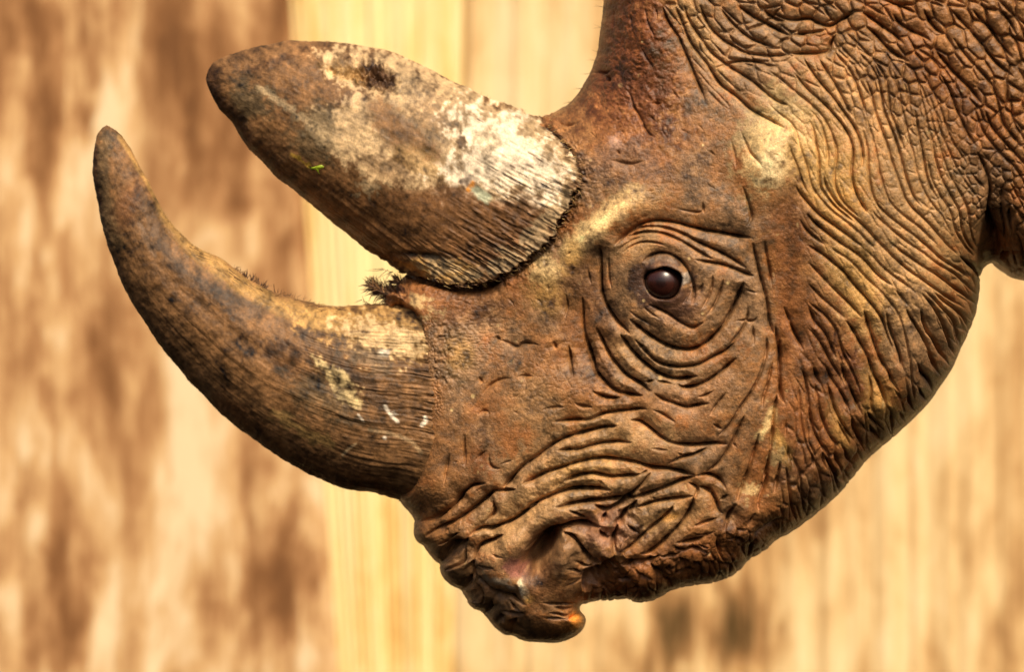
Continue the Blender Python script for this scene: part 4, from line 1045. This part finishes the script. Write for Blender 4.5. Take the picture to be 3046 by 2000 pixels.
strands('fibre_tuft', 'thin upright fibres on the front horn', clump(850, 884, 26, 34, 50, 110, 12, 34, 1.3, (HAIRB, HAIRB, HAIRD)) + clump(930, 904, 18, 50, 0, 60, 8, 18, 1.2, (HAIRB,)))
strands('fibre_tuft', 'matted fibres along the front horn top edge', [(random.uniform(560, 1180), 0, 0, 0, 0, 0, 0, HAIRB)] and [
    (u, v + random.uniform(0, 26), random.uniform(20, 90), random.uniform(-45, -15) if u < 800 else random.uniform(-12, 12), random.uniform(20, 55), random.uniform(-.4, .4), random.uniform(.8, 1.6), random.choice((HAIRY, HAIRB, HAIRD)))
    for u, v in [(np.interp(t_, [0, 1], [560, 1180]), 0) for t_ in np.random.default_rng(9).random(120)] for v in [float(np.interp(u, [557, 634, 698, 796, 892, 1020, 1180], [722, 764, 810, 866, 900, 918, 912]))]])
strands('fibre_tuft', 'dark matted tuft between the two horns', clump(1152, 872, 260, 42, 100, 215, 18, 50, 2.6, (HAIRD, HAIRD, HAIRB), 90) + clump(1195, 842, 90, 22, 90, 200, 14, 40, 2.0, (HAIRD, HAIRB), 90) + clump(1150, 800, 7, 20, 150, 230, 30, 60, .9, (HAIRD, HAIRB)) + clump(1105, 905, 12, 40, 100, 200, 10, 26, 1.2, (HAIRD,)))
strands('fibre_tuft', 'short fibres fringing the rear horn base', [(float(u), float(v), float(h_at(u, v)) + 14, random.uniform(-60, 20) if i > 30 else random.uniform(-40, 40), random.uniform(8, 24), random.uniform(-.6, .6), random.uniform(.9, 1.8), random.choice((HAIRD, HAIRB, HAIRY))) for i, (u, v) in enumerate(resample(BASE_REAR, 150)[4:-14] + np.random.default_rng(3).normal(0, 4, (132, 2)))])
strands('stray_hair', 'fine hairs along the forehead edge', [(u, v, random.uniform(-60, 60), random.uniform(150, 195), random.uniform(14, 34), random.uniform(-.3, .3), .55, HAIRB) for u, v in [EDGE_TOP[k % 7] for k in range(14)]] + [(u, v + 3, 0, random.uniform(30, 150), random.uniform(8, 20), .3, .6, HAIRB) for u, v in [(1430, 284), (1440, 290), (1452, 296), (1462, 300), (1500, 314), (1560, 333)]])

# ------------------------------------------------------------------ a scrap of leaf stuck to the rear horn
rh = bpy.data.objects['rear_horn'].data
rc = np.empty(len(rh.vertices) * 3, np.float32); rh.vertices.foreach_get('co', rc); rc = rc.reshape(-1, 3); rc = rc[rc[:, 1] < 0]
ruu, rvv = uv_of(rc[:, 0], rc[:, 1], rc[:, 2])
lp = T('J', '1140,1290 1165,1310 1200,1300 1230,1290 1270,1280 1295,1295 1285,1315 1255,1325 1240,1335 1255,1375 1225,1340 1210,1325 1175,1330')
lv, lc = [], T('J', '1220,1310')[0]
for (u, v) in lp + [lc]:
    k = np.argmin((ruu - u) ** 2 + (rvv - v) ** 2); h = -rc[k, 1] / S + 8
    lv.append([float(x) for x in at(u, v, h + (2 if (u, v) == lc else random.uniform(0, 4)))])
n_ = len(lp); lv += [[x, y + 2.5 * S, z] for x, y, z in lv]
lf = []
for i in range(n_):
    j = (i + 1) % n_; lf += [(n_, i, j), (2 * n_ + 1, n_ + 1 + j, n_ + 1 + i), (i, n_ + 1 + i, n_ + 1 + j), (i, n_ + 1 + j, j)]
M_leaf = tinted('leaf_green', .5, .3, .3)
leaf = new_mesh('leaf_scrap', lv, lf, M_leaf)
set_color(leaf.data, np.tile((.36, .46, .02), (len(lv), 1)) * rng.uniform(.7, 1.2, (len(lv), 1)))
leaf['label'] = 'tiny ragged bright green leaf scrap stuck to the rear horn'; leaf['category'] = 'leaf'

# ------------------------------------------------------------------ timber wall behind
wall = bpy.data.objects.new('timber_wall', None); COL.objects.link(wall)
wall.location = (0, WALL, 0)
wall['label'] = 'blurred pale timber wall of broad upright boards behind the rhinoceros'; wall['category'] = 'wall'
KW = (D + WALL) / D
def wx(u): return (u - 1523) * S * KW
def wz(v): return ZC + (1000 - v) * S * KW

def board_mat(name, kind):
    m, nt, b, N = nodes(name); L = nt.links.new
    tc = N('ShaderNodeTexCoord')
    mp = N('ShaderNodeMapping'); mp.inputs['Scale'].default_value = (1, 1, .34); L(tc.outputs['Object'], mp.inputs[0])
    mp2 = N('ShaderNodeMapping'); mp2.inputs['Scale'].default_value = (1, 1, .045); L(tc.outputs['Object'], mp2.inputs[0])
    big = N('ShaderNodeTexNoise', Scale=7.0, Detail=6.0, Roughness=.62, Distortion=.4); L(mp.outputs[0], big.inputs['Vector'])
    med = N('ShaderNodeTexNoise', Scale=26.0, Detail=5.0, Roughness=.6, Distortion=.3); L(mp.outputs[0], med.inputs['Vector'])
    grn = N('ShaderNodeTexNoise', Scale=60.0, Detail=4.0, Roughness=.6); L(mp2.outputs[0], grn.inputs['Vector'])
    ramp = N('ShaderNodeValToRGB'); cr = ramp.color_ramp
    if kind == 'rough':
        st = [(.12, (.12, .048, .016)), (.30, (.24, .105, .037)), (.42, (.42, .21, .085)), (.52, (.66, .40, .18)), (.64, (.86, .66, .40))]
    elif kind == 'ribbed':
        st = [(.22, (.40, .18, .045)), (.36, (.70, .40, .11)), (.50, (.88, .63, .25)), (.66, (.92, .74, .38))]
    else:
        st = [(.02, (.10, .055, .016)), (.26, (.38, .20, .075)), (.40, (.60, .36, .15)), (.52, (.80, .56, .27)), (.66, (.88, .68, .38))]
    cr.elements[0].position, cr.elements[0].color = st[0][0], (*st[0][1], 1)
    cr.elements[1].position, cr.elements[1].color = st[-1][0], (*st[-1][1], 1)
    for ps, c in st[1:-1]:
        e = cr.elements.new(ps); e.color = (*c, 1)
    a1 = N('ShaderNodeMath', operation='MULTIPLY_ADD'); L(med.outputs['Fac'], a1.inputs[0]); a1.inputs[1].default_value = .5
    L(big.outputs['Fac'], a1.inputs[2])
    a2 = N('ShaderNodeMath', operation='MULTIPLY_ADD'); L(grn.outputs['Fac'], a2.inputs[0]); a2.inputs[1].default_value = .25 if kind != 'ribbed' else .7; L(a1.outputs[0], a2.inputs[2])
    off = N('ShaderNodeMath', operation='ADD'); L(a2.outputs[0], off.inputs[0]); off.inputs[1].default_value = {'rough': -.40, 'ribbed': -.54, 'plain': -.38}[kind]
    last = off.outputs[0]
    # stains with a place and shape of their own on the boards
    for (u, v, ru_, rv_, amt) in STAINS[kind]:
        sb = N('ShaderNodeVectorMath', operation='SUBTRACT'); L(tc.outputs['Object'], sb.inputs[0]); sb.inputs[1].default_value = (wx(u), 0, wz(v))
        ml = N('ShaderNodeVectorMath', operation='MULTIPLY'); L(sb.outputs[0], ml.inputs[0]); ml.inputs[1].default_value = (1 / (ru_ * S * KW), 0, 1 / (rv_ * S * KW))
        ln = N('ShaderNodeVectorMath', operation='LENGTH'); L(ml.outputs[0], ln.inputs[0])
        dn = N('ShaderNodeMath', operation='MULTIPLY_ADD'); L(med.outputs['Fac'], dn.inputs[0]); dn.inputs[1].default_value = 1.8; L(ln.outputs['Value'], dn.inputs[2])
        mr = N('ShaderNodeMapRange', interpolation_type='SMOOTHSTEP'); L(dn.outputs[0], mr.inputs[0]); mr.inputs[1].default_value = .8; mr.inputs[2].default_value = 2.5; mr.inputs[3].default_value = amt * .6; mr.inputs[4].default_value = 0
        ad = N('ShaderNodeMath', operation='ADD'); L(last, ad.inputs[0]); L(mr.outputs[0], ad.inputs[1]); last = ad.outputs[0]
    L(last, ramp.inputs[0]); L(ramp.outputs[0], b.inputs['Base Color'])
    b.inputs['Roughness'].default_value = .8; b.inputs['Specular IOR Level'].default_value = .2
    bp = N('ShaderNodeBump', Strength=.5, Distance=.006); L(a2.outputs[0], bp.inputs['Height']); L(bp.outputs[0], b.inputs['Normal'])
    return m

STAINS = {
 'rough': [(190, 400, 110, 120, -.30), (300, 150, 300, 190, -.16), (60, 60, 50, 110, -.3), (850, 60, 40, 130, -.28), (800, 1720, 110, 260, -.28), (580, 470, 30, 130, -.22), (720, 610, 50, 50, -.25), (880, 640, 60, 170, -.18),
           (180, 1150, 60, 500, -.12), (180, 1820, 90, 240, -.20), (650, 750, 80, 200, .12), (420, 1350, 200, 180, .12), (560, 1150, 120, 160, .10), (760, 1250, 130, 120, .12), (700, 330, 120, 160, -.10), (540, 250, 90, 150, -.10), (890, 1600, 60, 220, -.16)],
 'ribbed': [(1340, 1900, 50, 190, -.26), (1330, 1680, 30, 90, -.12), (1120, 1750, 130, 250, -.08), (1000, 600, 120, 500, .12), (1380, 130, 30, 300, -.06), (930, 1780, 50, 180, -.16), (1700, 1900, 120, 140, .02)],
 'plain': [(1600, 150, 260, 400, .22), (1700, 1800, 300, 300, .08), (2080, 1850, 150, 140, -.62), (2230, 1900, 100, 150, -.40), (1950, 1900, 60, 160, -.25), (2420, 1560, 50, 260, -.12), (2850, 1050, 120, 200, .06), (2500, 1700, 160, 120, .08), (2980, 880, 80, 90, .02), (2700, 1600, 100, 260, -.06), (2950, 1500, 90, 200, .03)],
}
MB = {k: board_mat('timber_' + k, k) for k in STAINS}
def board(u_top0, u_bot0, u_top1, u_bot1, kind, proud, ribs=0):
    """upright board between two slightly raking edges; the face carries shallow relief"""
    zt, zb = 2.9, 0.0
    nz_, nx = 60, (90 if not ribs else ribs * 8)
    vs = []; z = np.linspace(zb, zt, nz_)
    pass
    prof = fbm(nz_, nx, 14, int(abs(u_top0)) + 3, 3, ay=3)
    for i in range(nz_):
        k = (z[i] - wz(2000)) / (wz(0) - wz(2000))
        xa = wx(u_bot0 + (u_top0 - u_bot0) * k); xb = wx(u_bot1 + (u_top1 - u_bot1) * k)
        for j in range(nx):
            f = j / (nx - 1); x = xa + (xb - xa) * f
            ed = min(f, 1 - f) * (xb - xa)
            rel = .010 * (1 - math.exp(-ed / .006)) + .010 * prof[i, j]
            if ribs: rel += .0026 * (.4 if kind == 'plain' else 1) * math.cos(f * ribs * 2 * math.pi)
            vs.append((x, -proud - rel, z[i]))
    n0 = len(vs)
    vs += [(x, .05, zz) for x, y, zz in vs[:]]
    F = []
    for i in range(nz_ - 1):
        for j in range(nx - 1):
            a = i * nx + j; F.append((a, a + 1, a + nx + 1, a + nx)); F.append((n0 + a, n0 + a + nx, n0 + a + nx + 1, n0 + a + 1))
    for i in range(nz_ - 1):
        for j in (0, nx - 1):
            a = i * nx + j; F.append((a, a + nx, n0 + a + nx, n0 + a) if j == 0 else (a, n0 + a, n0 + a + nx, a + nx))
    for j in range(nx - 1):
        for i in (0, nz_ - 1):
            a = i * nx + j; F.append((a, n0 + a, n0 + a + 1, a + 1) if i == 0 else (a, a + 1, n0 + a + 1, n0 + a))
    return new_mesh('board', vs, F, MB[kind], wall)
board(-1500, -1420, -420, -350, 'plain', .0)
board(-415, -345, 862, 1008, 'rough', .045)
board(864, 1010, 1378, 1350, 'ribbed', .036, 17)
board(1380, 1352, 3190, 3220, 'plain', .036, 56)
board(3198, 3228, 4400, 4430, 'ribbed', .0, 34)
